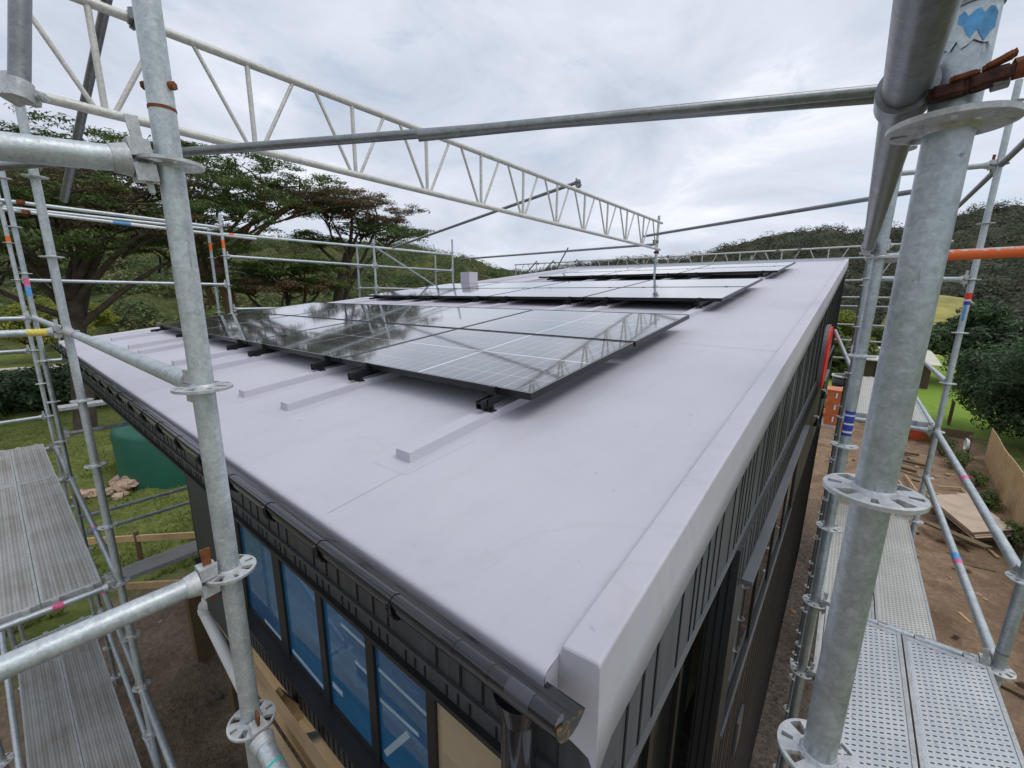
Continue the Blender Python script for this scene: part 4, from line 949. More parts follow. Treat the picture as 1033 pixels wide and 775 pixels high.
# interior behind the glass: wrapped room
FZ = -2.60
mb = MB()
mb.add([(-4.0, YV + 0.051, FZ), (-1.66, YV + 0.051, FZ), (-1.66, 6.0, FZ), (-4.0, 6.0, FZ)], [(0, 1, 2, 3)])
mb.add([(-4.0, 6.0, FZ), (-0.5, 6.0, FZ), (-0.5, 6.0, -1.2), (-4.0, 6.0, -1.2)], [(0, 1, 2, 3)])
rm = mb.build('interior_lining', M['blue_film'], house)
mb = MB(); mb.add([(-1.659, YV + 0.051, FZ), (-0.48, YV + 0.051, FZ), (-0.48, 6.0, FZ), (-1.659, 6.0, FZ)], [(0, 1, 2, 3)]); mb.build('interior_floor', M['tan_ply'], house)
mb = MB(); mb.add([(-8.0, YV + 0.13, -1.195), (-0.45, YV + 0.13, -1.195), (-0.45, 12.0, -1.195), (-8.0, 12.0, -1.195)], [(0, 1, 2, 3)]); mb.build('interior_ceiling', M['white'], house)
wall_box('interior_post', (-2.85, 1.10, FZ + 0.001), (-2.72, 1.2, -1.21), 'blue_film', rm)

# --- floor framing and deck joists under the front windows
wall_box('floor_bearer', (-4.0, YV - 0.005, -2.86), (-0.55, YV + 0.045, -2.525), 'timber')
wall_box('porch_back_wall', (XL + 0.1, 3.2, -1.21), (-4.13, 3.3, -0.5))
wall_box('left_end_wall', (XL + 0.1, 3.31, GRD), (XL + 0.2, YB - 0.05, zr(3.4) - 0.05))
wall_box('rear_wall', (XL + 0.1, YB - 0.1, GRD), (-0.42, YB - 0.0, zr(YB) - 0.2))
mb = MB(); mb.tube((-4.22, 0.90, -1.3), (-4.22, 0.90, -2.76), 0.045, 16); mb.build('waste_stack', M['frame_black'], house)

# --- right hand wall
XW = -0.292
mb = MB(); vs = [(XW, YW, -1.185), (XW, YB, -1.185), (XW, YB, zr(YB) - 0.10), (XW, YW, zr(YW) - 0.10), (XW - 0.1, YW, -1.185), (XW - 0.1, YB, -1.185), (XW - 0.1, YB, zr(YB) - 0.10), (XW - 0.1, YW, zr(YW) - 0.10)]
mb.add(vs, [(0, 1, 2, 3), (4, 7, 6, 5), (0, 4, 5, 1), (3, 2, 6, 7), (0, 3, 7, 4), (1, 5, 6, 2)]); mb.cur = 1; a = YW + 0.14; k = 0; pat = [0.10, 0.10, 0.21, 0.135, 0.065, 0.10]
while a < YB:
    mb.hexa([(XW, a, -1.183), (XW + 0.003, a, -1.183), (XW + 0.003, a + 0.012, -1.183), (XW, a + 0.012, -1.183), (XW, a, zr(a) - 0.11), (XW + 0.003, a, zr(a) - 0.11), (XW + 0.003, a + 0.012, zr(a) - 0.11), (XW, a + 0.012, zr(a) - 0.11)]); a += pat[k % 6]; k += 1
mb.build('upper_wall', [M['clad_grey'], M['groove']], house)
wall_box('wall_trim', (XW - 0.08, YW - 0.004, -1.203), (XW + 0.012, YB, -1.188), 'flash')
# recessed dark entry under the upper wall
wall_box('entry_door', (-0.46, YW + 0.11, GRD), (-0.42, 2.10, -1.204), 'dark_glassy')
for y in (1.02, 1.42, 1.8): wall_box('door_stile', (-0.419, y, GRD), (-0.40, y + 0.05, -1.21), 'frame_black')
# lower wall with window opening
XB = -0.262; Y0 = 2.12; WY0, WY1, WZ0, WZ1 = 2.34, 5.75, -2.50, -1.47
mb = MB()
for a, b in (((XB - 0.12, Y0, GRD - 0.4), (XB, YB, WZ0)), ((XB - 0.12, Y0, WZ1), (XB, YB, -1.206)), ((XB - 0.12, Y0, WZ0), (XB, WY0, WZ1)), ((XB - 0.12, WY1, WZ0), (XB, 9.2, WZ1)), ((XB - 0.12, 10.6, WZ0), (XB, YB, WZ1)),):
    mb.box(a, b)
mb.cur = 1; a = Y0 + 0.04; k = 0
while a < YB:
    for z0, z1 in ((GRD - 0.3, WZ0 - 0.06), (WZ1 + 0.05, -1.21)):
        mb.box((XB, a, z0), (XB + 0.0025, a + 0.010, z1))
    a += (0.09, 0.13)[k % 2]; k += 1
for q in (XB - 0.11, XB - 0.075, XB - 0.04): mb.box((q, Y0 - 0.003, GRD), (q + 0.008, Y0, -1.21))
lw = mb.build('side_wall', [M['clad'], M['groove']], house)
wall_box('head_flashing', (XB + 0.001, WY0 - 0.06, WZ1 - 0.01), (XB + 0.05, WY1 + 0.05, WZ1 + 0.02), 'flash')
wall_box('sill_flashing', (XB + 0.001, WY0 - 0.04, WZ0 - 0.02), (XB + 0.012, WY1 + 0.04, WZ0), 'flash')
nw = 4
for i in range(nw):
    ya = WY0 + (WY1 - WY0) * i / nw; yb = WY0 + (WY1 - WY0) * (i + 1) / nw
    mb = MB()
    mb.box((XB - 0.075, ya, WZ0 + 0.001), (XB - 0.006, ya + 0.03, WZ1 - 0.011)); mb.box((XB - 0.075, yb - 0.03, WZ0 + 0.001), (XB - 0.006, yb - 0.001, WZ1 - 0.011))
    mb.box((XB - 0.07, ya + 0.0305, WZ0 + 0.001), (XB - 0.009, yb - 0.0305, WZ0 + 0.04)); mb.box((XB - 0.07, ya + 0.0305, WZ1 - 0.05), (XB - 0.009, yb - 0.0305, WZ1 - 0.011))
    f = mb.build('window', M['frame_black'], house)
    mb = MB(); mb.box((XB - 0.022, ya + 0.031, WZ0 + 0.04), (XB - 0.016, yb - 0.031, WZ1 - 0.05)); mb.build('pane', M['side_glass'], f)
mb = MB(); mb.box((XB - 0.09, 9.2, WZ0 + 0.001), (XB - 0.03, 10.6, WZ1)); f = mb.build('window', M['frame_black'], house)
mb = MB(); mb.box((XB - 0.03, 9.26, WZ0 + 0.05), (XB - 0.026, 10.54, WZ1 - 0.05)); mb.build('pane', M['dark_glassy'], f)
wall_box('head_flashing', (XB + 0.001, 9.1, WZ1 + 0.001), (XB + 0.045, 10.7, WZ1 + 0.03), 'flash')
mb = MB(); mb.box((XB + 0.003, 3.15, -3.55), (XB + 0.02, 3.35, -3.22)); mb.build('meter_flap', M['flash'], house)
# red sign fixed to the wall
sg = thing('wall_sign', (XW, 8.0, -0.9), 'tall red sign with a grey rim fixed high on the dark side wall', 'sign')
def disc(mb, yc, zc, ry, rz, x0, x1, n=36):
    vs = [(x, yc + ry * math.copysign(abs(math.cos(t)) ** 0.7, math.cos(t)), zc + rz * math.copysign(abs(math.sin(t)) ** 0.7, math.sin(t))) for x in (x0, x1) for t in [2 * math.pi * i / n for i in range(n)]]
    mb.add(vs, [tuple(range(n)), tuple(range(n, 2 * n))] + [(i, (i + 1) % n, n + (i + 1) % n, n + i) for i in range(n)])
mb = MB(); disc(mb, 8.05, -0.90, 0.66, 0.50, XW + 0.004, XW + 0.05); mb.build('rim', M['grey_paint'], sg)
mb = MB(); disc(mb, 8.05, -0.90, 0.62, 0.47, XW + 0.05, XW + 0.075); mb.build('face', M['red'], sg)
# wall lamps
for y, z, lab in ((9.6, -1.75, 'black cone wall lamp nearer the far end of the side wall'), (8.2, -1.95, 'black cone wall lamp below the red sign')):
    t = thing('wall_lamp', (XB, y, z), lab, 'wall lamp', 'lamps on the side wall')
    mb = MB(); mb.tube((XB, y, z + 0.07), (XB + 0.05, y, z + 0.07), 0.012, 12); mb.tube((XB + 0.05, y, z + 0.07), (XB + 0.05, y, z + 0.04), 0.012, 12); mb.build('bracket', M['white'], t)
    mb = MB(); mb.tube((XB + 0.05, y, z + 0.04), (XB + 0.05, y, z - 0.09), 0.015, 16, 0.05); mb.build('lamp_shade', M['blackplastic'], t)

# ------------------------------------------------------------------ solar panels and rails
PW, PH, PK = 1.692, 1.172, 0.655
KX = 1.71; KY = 1.205
slope = math.atan(SL); tilt = 0.006
PM = m_panel(PW, PH)
def panel_meshes():
    g = MB(); g.box((0.012, 0.012, -0.004), (PW - 0.012, PH - 0.012, 0.0)); 
    f = MB(); b_, h_ = 0.012, 0.035
    for a, b in (((0, 0, -h_), (PW, b_, 0.0015)), ((0, PH - b_, -h_), (PW, PH, 0.0015)), ((0, b_, -h_), (b_, PH - b_, 0.0015)), ((PW - b_, b_, -h_), (PW, PH - b_, 0.0015))): f.box(a, b)
    bk = MB(); bk.box((0.013, 0.013, -0.0065), (PW - 0.013, PH - 0.013, -0.0045))
    e = MB(); q = 0.003
    for a, b in (((0, 0, 0.0015), (PW, q, 0.003)), ((0, PH - q, 0.0015), (PW, PH, 0.003)), ((0, q, 0.0015), (q, PH - q, 0.003)), ((PW - q, q, 0.0015), (PW, PH - q, 0.003))): e.box(a, b)
    return g.mesh('cells', PM), f.mesh('frame', M['pframe']), bk.mesh('back_sheet', M['blackplastic']), e.mesh('frame_edge', M['pedge'])
PG, PFm, PB, PE = panel_meshes()
clampm = MB(); clampm.box((-0.02, -0.012, -0.02), (0.02, 0.012, 0.006)); clampm = clampm.mesh('clamp', M['rail'])
rowname = [('front', 'nearest the gutter'), ('front', 'second from the gutter'), ('middle', 'first row'), ('middle', 'second row'), ('rear', 'first row'), ('rear', 'second row')]
coln = ['right end', 'second from the right', 'third from the right', 'left end']
def pz(x, y): return -PK + SL * y + tilt * (x + 1.13)
def add_panel(x, y, label, group):
    z = pz(x, y)
    t = thing('solar_panel', (x, y, z), label, 'solar panel', group)
    t.rotation_euler = (slope, -math.atan(tilt), 0)
    for me, nm in ((PG, 'cells'), (PFm, 'frame'), (PB, 'back_sheet'), (PE, 'frame_edge')):
        o = bpy.data.objects.new(nm, me); COL.objects.link(o); o.parent = t
    return t
arrays = [('front', 1.557, 4), ('middle', 5.03, 4), ('rear', 8.80, 3)]
for an, y0, nc in arrays:
    for r_ in range(2):
        for c_ in range(nc):
            x = -1.13 - KX * (c_ + 1) + 0.018; y = y0 + r_ * KY * math.cos(slope)
            cn = coln[c_] if c_ < nc - 1 else 'left end'
            lab = 'black solar panel, %s, %s row of the %s array' % (cn, 'lower' if r_ == 0 else 'upper', an)
            add_panel(x, y, lab, 'solar panels on the roof')
# rails: one long black rail per batten and array
RH = 0.043
for an, y0, nc in arrays:
    for i, x in enumerate(BX[:2 * nc]):
        ya, yb = y0 - 0.115 - 0.02 * (i % 2), y0 + 2 * KY * math.cos(slope) + 0.05
        off = -0.058
        def rp(y): return Vector((x, y, pz(x, y) + off))
        side = ['first', 'second', 'third', 'fourth', 'fifth', 'sixth', 'seventh', 'eighth'][i]
        t = thing('mounting_rail', rp(ya), 'black mounting rail, %s from the right under the %s array' % (side, an), 'mounting rail', 'rails under the solar panels')
        mb = MB()
        for dx, dz, w_, h_ in ((-0.017, 0, 0.005, 0.042), (0.017, 0, 0.005, 0.042), (0, -0.019, 0.034, 0.004), (0, 0.006, 0.030, 0.003)):
            mb.beam(rp(ya) + Vector((dx, 0, dz)), rp(yb) + Vector((dx, 0, dz)), w_, h_)
        mb.build('profile', M['rail'], t)
        yy = ya + 0.06
        while yy < yb:
            mb = MB(); p = rp(yy); zt = zr(yy) + 0.042
            mb.box((x + 0.021, yy - 0.02, zt), (x + 0.027, yy + 0.02, p.z + 0.015))
            mb.box((x - 0.012, yy - 0.02, zt), (x + 0.048, yy + 0.02, zt + 0.006)); mb.tube((x + 0.038, yy, zt + 0.006), (x + 0.038, yy, zt + 0.018), 0.009, 6)
            mb.build('foot', M['rail'], t); yy += 1.15
        mb = MB(); p = rp(y0 - 0.012); mb.box((x - 0.02, y0 - 0.028, p.z + 0.02), (x + 0.02, y0 - 0.002, p.z + 0.066)); mb.build('end_clamp', M['rail'], t)
        for r_ in (1,):
            yq = y0 + KY * math.cos(slope) - 0.012; p = rp(yq); mb = MB(); mb.box((x - 0.022, yq - 0.012, p.z + 0.02), (x + 0.022, yq + 0.012, p.z + 0.064)); mb.build('mid_clamp', M['rail'], t)

# ------------------------------------------------------------------ scaffold: posts
ZL = -5.5
A1 = standard(-1.208, 0.306, 0.268, 2.4, ZL, 'big galvanised post in the left foreground, with rusty joint bolts', 'galv_light', marks=[(-0.02, 0.05, 'galv_light')], collar=(0.375,), seg=40)
A1o = standard(-1.208, -0.44, 0.268, 1.2, ZL, 'galvanised outer post just left of the camera', 'galv')
A2 = standard(-4.269, 0.346, 0.207, 1.30, ZL, 'pale galvanised post, next one left along the gutter from the foreground post', 'galv_light', seg=28)
A2o = standard(-4.269, -0.42, 0.207, 0.60, ZL, 'dark lower outer post at the bottom left corner of the photo', 'galv')
A3 = standard(-7.38, 0.36, 0.16, 1.75, ZL, 'galvanised post with a blue and pink mark, right one of the close pair at left', 'galv', marks=[(0.02, 0.11, 'pink'), (-0.09, 0.02, 'blue_paint')])
A3o = standard(-7.38, -0.40, 0.16, 0.8, ZL, 'outer post at the left frame edge carrying the planks', 'galv')
A4 = standard(-9.27, 0.37, 0.11, 1.6, -5.6, 'galvanised post, left one of the close pair at left', 'galv_light', marks=[(0.6, 0.7, 'orange')])
A4o = standard(-9.27, -0.40, 0.11, 0.8, -5.6, 'outer galvanised post at the far left end of the planks', 'galv')
ZG = -7.0
B1 = standard(0.061, 0.799, 0.214, 0.338, ZG, 'massive galvanised post filling the right foreground', 'galv', seg=56)
# spigot sleeve and upper tube of the right foreground post
mb = MB(); mb.tube((0.061, 0.799, 0.338), (0.061, 0.799, 0.341), TR + 0.002, 40); mb.build('joint_ring', M['galv_dark'], B1)
mb = MB(); mb.tube((0.061, 0.799, 0.342), (0.061, 0.799, 2.4), TR + 0.0015, 40); mb.build('upper_tube', M['galv'], B1)
put(ROS, 'rosette', B1, (0.061, 0.799, 0.714))
B1o = standard(0.80, 0.80, 0.214, 1.2, ZG, 'outer galvanised post at the right just out of reach of the camera', 'galv')
B2 = standard(0.062, 2.88, 0.2, 1.08, ZG, 'galvanised post with a blue and red label, right behind the right foreground post', 'galv', seg=28)
B2o = standard(0.805, 2.88, 0.21, 1.25, ZG, 'outer post at the right frame edge where the near deck ends', 'galv', seg=28, marks=[(-1.70, -1.69, 'galv_dark')])
B3 = standard(0.07, 5.83, 0.2, 1.3, ZG, 'slim galvanised post beside the house wall, third along the side deck', 'galv')
B3o = standard(0.827, 5.893, 0.183, 1.85, ZG, 'slim outer post at right with a red and blue sticker, against the hill', 'galv_light')
B4 = standard(0.06, 8.9, 0.2, 1.0, ZG, 'dark slim post near the far end of the house wall', 'galv_dark')
B4o = standard(0.82, 8.95, 0.18, 1.2, ZG, 'slim outer post far along the right side deck', 'galv')
ends = [(2.81, 'nearest'), (5.82, 'middle'), (8.26, 'farthest')]
tops = [(1.28, 1.12), (1.18, 1.08), (1.42, 1.05)]
for (y, nm), (ti, to) in zip(ends, tops):
    mk = [(0.72, 0.86, 'orange')] if nm == 'nearest' else ()
    standard(-8.75, y, 0.09, ti, ZL, 'inner galvanised post of the %s pair along the left roof edge' % nm, 'galv_light', marks=mk)
    standard(-9.48, y + 0.02, 0.09, to, ZL - 0.3, 'outer galvanised post of the %s pair along the left roof edge' % nm, 'galv', marks=mk)
RY = 14.2
for x, zt, lab in ((-8.75, 1.15, 'rear post at the left end of the back edge scaffold'), (-5.9, 1.2, 'rear post left of the middle of the back edge scaffold'), (-2.6, 1.2, 'rear post in the middle of the back edge scaffold'), (0.10, 1.35, 'rear post with a rope, near the top right roof corner')):
    standard(x, RY + 0.35, 0.1, zt, ZL if x < -2 else ZG, lab, 'galv')
standard(0.95, RY + 0.35, 0.1, 1.3, ZG, 'rear post right of the roof corner', 'galv')
# sticker on posts
def sticker(parent, x, y, z0, z1, a0, a1, mats, r=TR + 0.0009):
    n = 10
    for (f0, f1, mt) in mats:
        mb = MB(); za, zb_ = z0 + (z1 - z0) * f0, z0 + (z1 - z0) * f1
        vs = [(x + r * math.cos(R(a0 + (a1 - a0) * i / n)), y + r * math.sin(R(a0 + (a1 - a0) * i / n)), z) for z in (za, zb_) for i in range(n + 1)]
        mb.add(vs, [(i, i + 1, n + 2 + i, n + 1 + i) for i in range(n)], True); mb.build('label_sticker', M[mt], parent, fix=False)
sticker(B2, 0.062, 2.88, -0.74, -0.60, 205, 335, [(0, 0.12, 'navy'), (0.12, 0.2, 'white'), (0.2, 0.45, 'navy'), (0.45, 0.52, 'white'), (0.52, 0.8, 'navy'), (0.8, 0.86, 'white'), (0.86, 1, 'navy')])
sticker(B2, 0.062, 2.88, -0.73, -0.61, 180, 212, [(0, 0.55, 'red'), (0.55, 1.0, 'white')], TR + 0.0013)
sticker(B3o, 0.827, 5.893, -0.05, 0.06, 200, 340, [(0, 0.3, 'navy'), (0.3, 0.45, 'white'), (0.45, 1.0, 'red')])
sticker(B3o, 0.827, 5.893, -0.20, -0.05, 230, 280, [(0, 1, 'blue_paint')])
# torn blue tape on the right foreground post
mb = MB(); rr_ = TR + 0.0022; n = 12
up_, lo_ = [], []
for i in range(n + 1):
    a = R(190 + 130 * i / n); j1 = 0.012 * noise.noise(Vector((i * 0.9, 1, 0))); j2 = 0.014 * noise.noise(Vector((i * 1.3, 7, 0)))
    up_.append((0.061 + rr_ * math.cos(a), 0.799 + rr_ * math.sin(a), 0.331 + j1 * .5)); lo_.append((0.061 + rr_ * math.cos(a), 0.799 + rr_ * math.sin(a), 0.297 - 0.006 * i / n + j2))
mb.add(up_ + lo_, [(i, i + 1, n + 2 + i, n + 1 + i) for i in range(n)], True); mb.build('torn_tape', M['galv_light'], B1, fix=False)
mb = MB(); rr_ += 0.0008; u2 = [(0.061 + rr_ * math.cos(R(240 + 75 * i / 8)), 0.799 + rr_ * math.sin(R(240 + 75 * i / 8)), 0.326 + 0.004 * math.sin(i * 2.2)) for i in range(9)]; l2 = [(p[0], p[1], 0.300 + 0.007 * math.sin(i * 1.7 + 1) + (0.012 if i < 3 else 0)) for i, p in enumerate(u2)]
mb.add(u2 + l2, [(i, i + 1, 10 + i, 9 + i) for i in range(8)], True); mb.build('blue_tape', M['blue_paint'], B1, fix=False)

# ------------------------------------------------------------------ scaffold: ledgers, guard rails, tubes
G1 = 'ledgers and guard rails of the scaffold'
ledger((-1.208, 0.306, 0.268), (-1.208, -0.44, 0.19), 'thick pale transom running off the left edge from the foreground post, upper one', mat='galv_light', seg=40)
ledger((-1.208, 0.306, -0.732), (-1.208, -0.44, -0.732), 'thick pale transom crossing the lower left corner from the foreground post', mat='galv_light', seg=40, rusty=True)
ledger((-4.269, 0.346, -0.293), (-1.208, 0.306, -0.232), 'guard rail over the white roof corner between the two left posts, with a sticker', mat='galv_light', marks=[(0.42, 0.47, 'pink'), (0.475, 0.53, 'blue_paint'), (0.25, 0.27, 'yellow_paint')], seg=32)
ledger((-1.208, 0.306, -1.232), (0.061, 0.29, -1.50), 'short tube with a teal stripe and rusty wedge leaving the foreground post at bottom', heads=(1, 0), mat='galv_light', rusty=True, marks=[(0.065, 0.071, 'teal_paint')], seg=32)
ledger((-4.269, 0.346, -0.293), (-4.269, -0.42, -0.293), 'yellowish transom with pink paint left of the second post', mat='galv_light', marks=[(0.25, 0.36, 'pink'), (0.0, 0.10, 'yellow_paint')], rusty=False)
ledger((-7.38, 0.36, -0.34), (-4.269, 0.346, -0.293), 'short looking guard rail between the close pair and the second post', mat='galv_light')
ledger((-9.27, 0.37, -0.39), (-7.38, 0.36, -0.34), 'guard rail between the two posts of the close pair at left')
ledger((-7.38, 0.36, -0.34), (-7.38, -0.40, -0.34), 'transom running left out of frame from the close pair, upper one')
ledger((-9.27, 0.37, -0.89), (-9.27, -0.40, -0.89), 'transom running left out of frame behind the close pair, lower one')
ledger((-9.27, 0.37, -1.89), (-9.27, -0.40, -1.89), 'dull transom above the dark hedge at left')
ledger((-7.38, 0.36, -2.34), (-4.269, 0.346, -2.293), 'ledger along the house side of the upper left planks, with a pink mark', marks=[(1.75, 1.8, 'pink'), (1.8, 1.86, 'blue_paint')])
ledger((-9.27, 0.37, -2.39), (-7.38, 0.36, -2.34), 'ledger along the far upper left planks')
ledger((-4.269, 0.346, -2.293), (-4.269, -0.42, -2.293), 'transom with pink paint holding the end of the upper left planks', marks=[(0.22, 0.28, 'pink')])
ledger((-7.38, 0.36, -2.34), (-7.38, -0.40, -2.34), 'transom under the joint of the upper left planks')
ledger((-9.27, 0.37, -2.39), (-9.27, -0.40, -2.39), 'transom under the far end of the upper left planks')
ledger((-7.38, 0.36, -4.24), (-4.269, 0.346, -4.293), 'ledger beside the lower left planks, far bay')
ledger((-4.269, 0.346, -4.293), (-1.208, 0.306, -4.232), 'ledger beside the lower left planks, near bay')
ledger((-7.38, 0.36, -3.34), (-4.269, 0.346, -3.293), 'ledger halfway down the second left post, far bay', marks=[(1.2, 1.27, 'pink')])
ledger((-4.269, 0.346, -3.293), (-1.208, 0.306, -3.232), 'ledger halfway down the second left post, near bay')
ledger((-7.38, -0.40, -4.64), (-4.269, -0.42, -4.60), 'pale ledger below the outer side of the lower left planks', marks=[(2.5, 2.57, 'pink')])
ledger((-7.38, -0.40, -3.24), (-4.269, -0.42, -4.25), 'diagonal brace at the bottom left with a pink end', heads=(0, 0), name='scaffold_brace', cat='scaffold brace', mat='galv_light')
ledger((-4.269, 0.346, -4.293), (-4.269, -0.42, -4.293), 'transom under the lower left planks')
ledger((-7.38, 0.36, -4.34), (-7.38, -0.40, -4.34), 'transom under the far end of the lower left planks')
for z, lab, y1 in ((-1.76, 'upper tie tube running under the roof overhang above the green tank', 2.6), (-2.88, 'middle tie tube crossing in front of the green tank', 3.1), (-3.12, 'lower tie tube crossing in front of the green tank', 3.1)):
    ledger((-7.38, 0.36, z), (-7.38, y1, z - 0.02), lab, heads=(1, 0), group='tie tubes under the porch')
# left end run rails along Y
for (xx, y0, y1, z0, z1, lab) in [(-8.75, 0.30, 2.81, 1.10, 1.06, 'topmost rail along the left roof edge, near bay'), (-9.48, 0.20, 2.83, 1.10, 1.10, 'topmost outer rail along the left roof edge, near bay'), (-8.75, 0.36, 3.35, 0.99, 0.93, 'rail with blue and white tape ending in the air past the nearest pair'), (-8.75, 0.36, 2.81, 0.10, 0.10, 'single rail crossing before the dark tree limbs'),
        (-8.75, 2.81, 5.82, 0.96, 1.0, 'top rail along the left roof edge, middle bay'), (-8.75, 2.81, 5.82, 0.59, 0.59, 'second rail along the left roof edge, middle bay'), (-8.75, 5.82, 8.26, 1.0, 1.02, 'top rail along the left roof edge, far bay'), (-8.75, 5.82, 8.26, 0.59, 0.6, 'second rail along the left roof edge, far bay'),
        (-9.48, 5.84, 8.28, 1.09, 1.11, 'outer top rail along the left roof edge, far bay'), (-8.75, 2.81, 5.82, -0.33, -0.33, 'lowest rail along the left roof edge, middle bay'), (-8.75, 5.82, 8.26, 0.09, 0.09, 'lowest rail along the left roof edge, far bay'), (-8.75, 0.36, 2.81, -1.0, -1.0, 'low rail behind the second post, above the path')]:
    mk = [(1.05, 1.25, 'blue_paint'), (1.25, 1.55, 'white')] if 'blue and white' in lab else ([(0.10, 0.18, 'orange')] if z0 == 0.96 else ())
    ledger((xx, y0, z0), (xx, y1, z1), lab, heads=(0, 0) if z0 > 0.9 else (1, 1), marks=mk, mat='galv_light' if z0 > .9 else 'galv')
for y, z in ((2.81, 1.06), (2.81, 0.09), (5.82, 1.04), (5.82, 0.59), (5.82, 0.09), (8.26, 0.6)):
    ledger((-8.75, y, z), (-9.48, y + 0.02, z), 'short cross tube at height of the %s rail on the %s pair of posts' % ('top' if z > 1 else ('second' if z > .5 else 'lowest'), {2.81: 'nearest', 5.82: 'middle', 8.26: 'farthest'}[y]))
ledger((-8.75, 5.86, 1.0), (-8.75, 8.1, -0.05), 'thin diagonal brace between the middle and farthest pairs of posts', heads=(0, 0), name='scaffold_brace', cat='scaffold brace')
for (px_, py_, pz_, nm_) in ((-8.75, 0.52, 1.10, 0), (-8.75, 0.55, 0.98, 1)):
    tgt = [o for o in bpy.data.objects if o.get('label', '').startswith('topmost rail along' if nm_ == 0 else 'rail with blue')][0]
    coupler_part(tgt, (px_, py_, pz_), (0, 1, 0), (0, 0, 1), 'rust')
# long dark pair across the middle of the sky
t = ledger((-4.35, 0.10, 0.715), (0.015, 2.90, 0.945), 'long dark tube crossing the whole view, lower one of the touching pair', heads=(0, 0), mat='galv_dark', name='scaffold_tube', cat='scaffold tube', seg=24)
coupler_part(t, (-4.269, 0.16, 0.72), (0.84, 0.54, 0.03), (0, 0, 1), 'rust')
t = ledger((-1.70, 1.40, 0.715), (0.0, 2.82, 0.955), 'long dark tube crossing the view, upper one of the touching pair', heads=(0, 0), mat='galv_dark', name='scaffold_tube', cat='scaffold tube', seg=24)
# big horizontal tube receding from the right foreground post
t = ledger((0.012, 0.20, 0.262), (0.012, 3.25, 0.262), 'thick grey tube receding beside the right foreground post, held by a rusty clamp', heads=(0, 0), mat='galv_dark', name='scaffold_tube', cat='scaffold tube', seg=48)
mb = MB(); mb.tube((0.012, 0.775, 0.262), (0.012, 0.825, 0.262), 0.031, 40); mb.build('clamp_band', M['galv_dark'], t)
def lump(mb, c, r, seed, sq=(1, 1, 1)):
    bm = bmesh.new(); bmesh.ops.create_icosphere(bm, subdivisions=3, radius=1)
    vs = []
    for v in bm.verts:
        k = 1 + 0.22 * noise.noise(v.co * 1.7 + Vector((seed, 0, 0))) + 0.08 * noise.noise(v.co * 5 + Vector((0, seed, 0)))
        vs.append((c[0] + v.co.x * r * sq[0] * k, c[1] + v.co.y * r * sq[1] * k, c[2] + v.co.z * r * sq[2] * k))
    mb.add(vs, [tuple(v.index for v in f.verts) for f in bm.faces], True); bm.free()
mb = MB()
def rough_bar(mb, p, q, w_, h_, amp, seed):
    p, q = Vector(p), Vector(q); d = (q - p); L = d.length; d = d / L; sd = d.cross(Vector((0, 0, 1))).normalized(); u = sd.cross(d)
    bm = bmesh.new(); bmesh.ops.create_cube(bm, size=1); bmesh.ops.bevel(bm, geom=bm.edges[:], offset=0.12, segments=2, affect='EDGES'); bmesh.ops.subdivide_edges(bm, edges=bm.edges[:], cuts=3, use_grid_fill=True)
    vs = []
    for v in bm.verts:
        c = p + d * (v.co.x + 0.5) * L + sd * v.co.y * w_ + u * v.co.z * h_; n_ = noise.noise(c * 160 + Vector((seed, 0, 0))) + 0.5 * noise.noise(c * 420)
        vs.append(c + (sd * v.co.y + u * v.co.z).normalized() * amp * n_ if (sd * v.co.y + u * v.co.z).length > 0 else c)
    mb.add(vs, [tuple(v.index for v in f.verts) for f in bm.faces], True); bm.free()
rough_bar(mb, (0.034, 0.772, 0.2435), (0.068, 0.766, 0.2445), 0.02, 0.015, 0.0015, 1); rough_bar(mb, (0.064, 0.766, 0.2445), (0.102, 0.764, 0.2500), 0.02, 0.016, 0.0015, 2)
mb.build('clamp_jaw', M['rust_dark'], t)
mb = MB()
rough_bar(mb, (0.050, 0.762, 0.2525), (0.074, 0.760, 0.2555), 0.014, 0.006, 0.001, 4); rough_bar(mb, (0.076, 0.762, 0.2570), (0.100, 0.760, 0.2680), 0.016, 0.006, 0.001, 5)
mb.tube((0.088, 0.764, 0.2510), (0.150, 0.770, 0.2580), 0.0055, 16, 0.0052)
for k in range(10): mb.tube((0.112 + 0.0034 * k, 0.7665 + 0.0003 * k, 0.2537 + 0.00038 * k), (0.1135 + 0.0034 * k, 0.7666 + 0.0003 * k, 0.2539 + 0.00038 * k), 0.0062, 14)
mb.tube((0.1005, 0.765, 0.2523), (0.1100, 0.766, 0.2534), 0.0108, 6)
mb.build('clamp_bolt', M['rust'], t)
mb = MB(); mb.tube((0.086, 0.765, 0.2405), (0.099, 0.766, 0.2425), 0.0075, 12); mb.build('clamp_nut', M['galv_dark'], t)
coupler_part(t, (0.012, 2.9, 0.262), (0, 1, 0), (0, 0, 1), 'cast')
# right side ledgers
ledger((0.061, 0.799, 0.714), (0.80, 0.80, 0.714), 'pale transom at the top right corner leaving the foreground post', seg=32)
t = ledger((0.062, 2.93, 0.20), (1.45, 3.02, 0.235), 'orange painted tube crossing the right edge before the hill', heads=(0, 0), mat='galv', marks=[(0.24, 1.30, 'orange_worn')], name='scaffold_tube', cat='scaffold tube', seg=24)
ledger((0.805, 2.88, -1.29), (0.827, 5.893, -1.317), 'upper sloping looking guard rail over the brown yard at right, with a pink mark', marks=[(1.35, 1.42, 'pink')], mat='galv_light', seg=24)
ledger((0.805, 2.88, -1.79), (0.827, 5.893, -1.817), 'lower sloping looking guard rail over the brown yard, with pink and blue marks', marks=[(0.98, 1.04, 'pink'), (1.04, 1.14, 'blue_paint')], mat='galv_light', seg=24)
ledger((0.827, 5.893, -0.817), (0.82, 8.95, -0.82), 'upper guard rail beyond the stickered outer post', mat='galv_light')
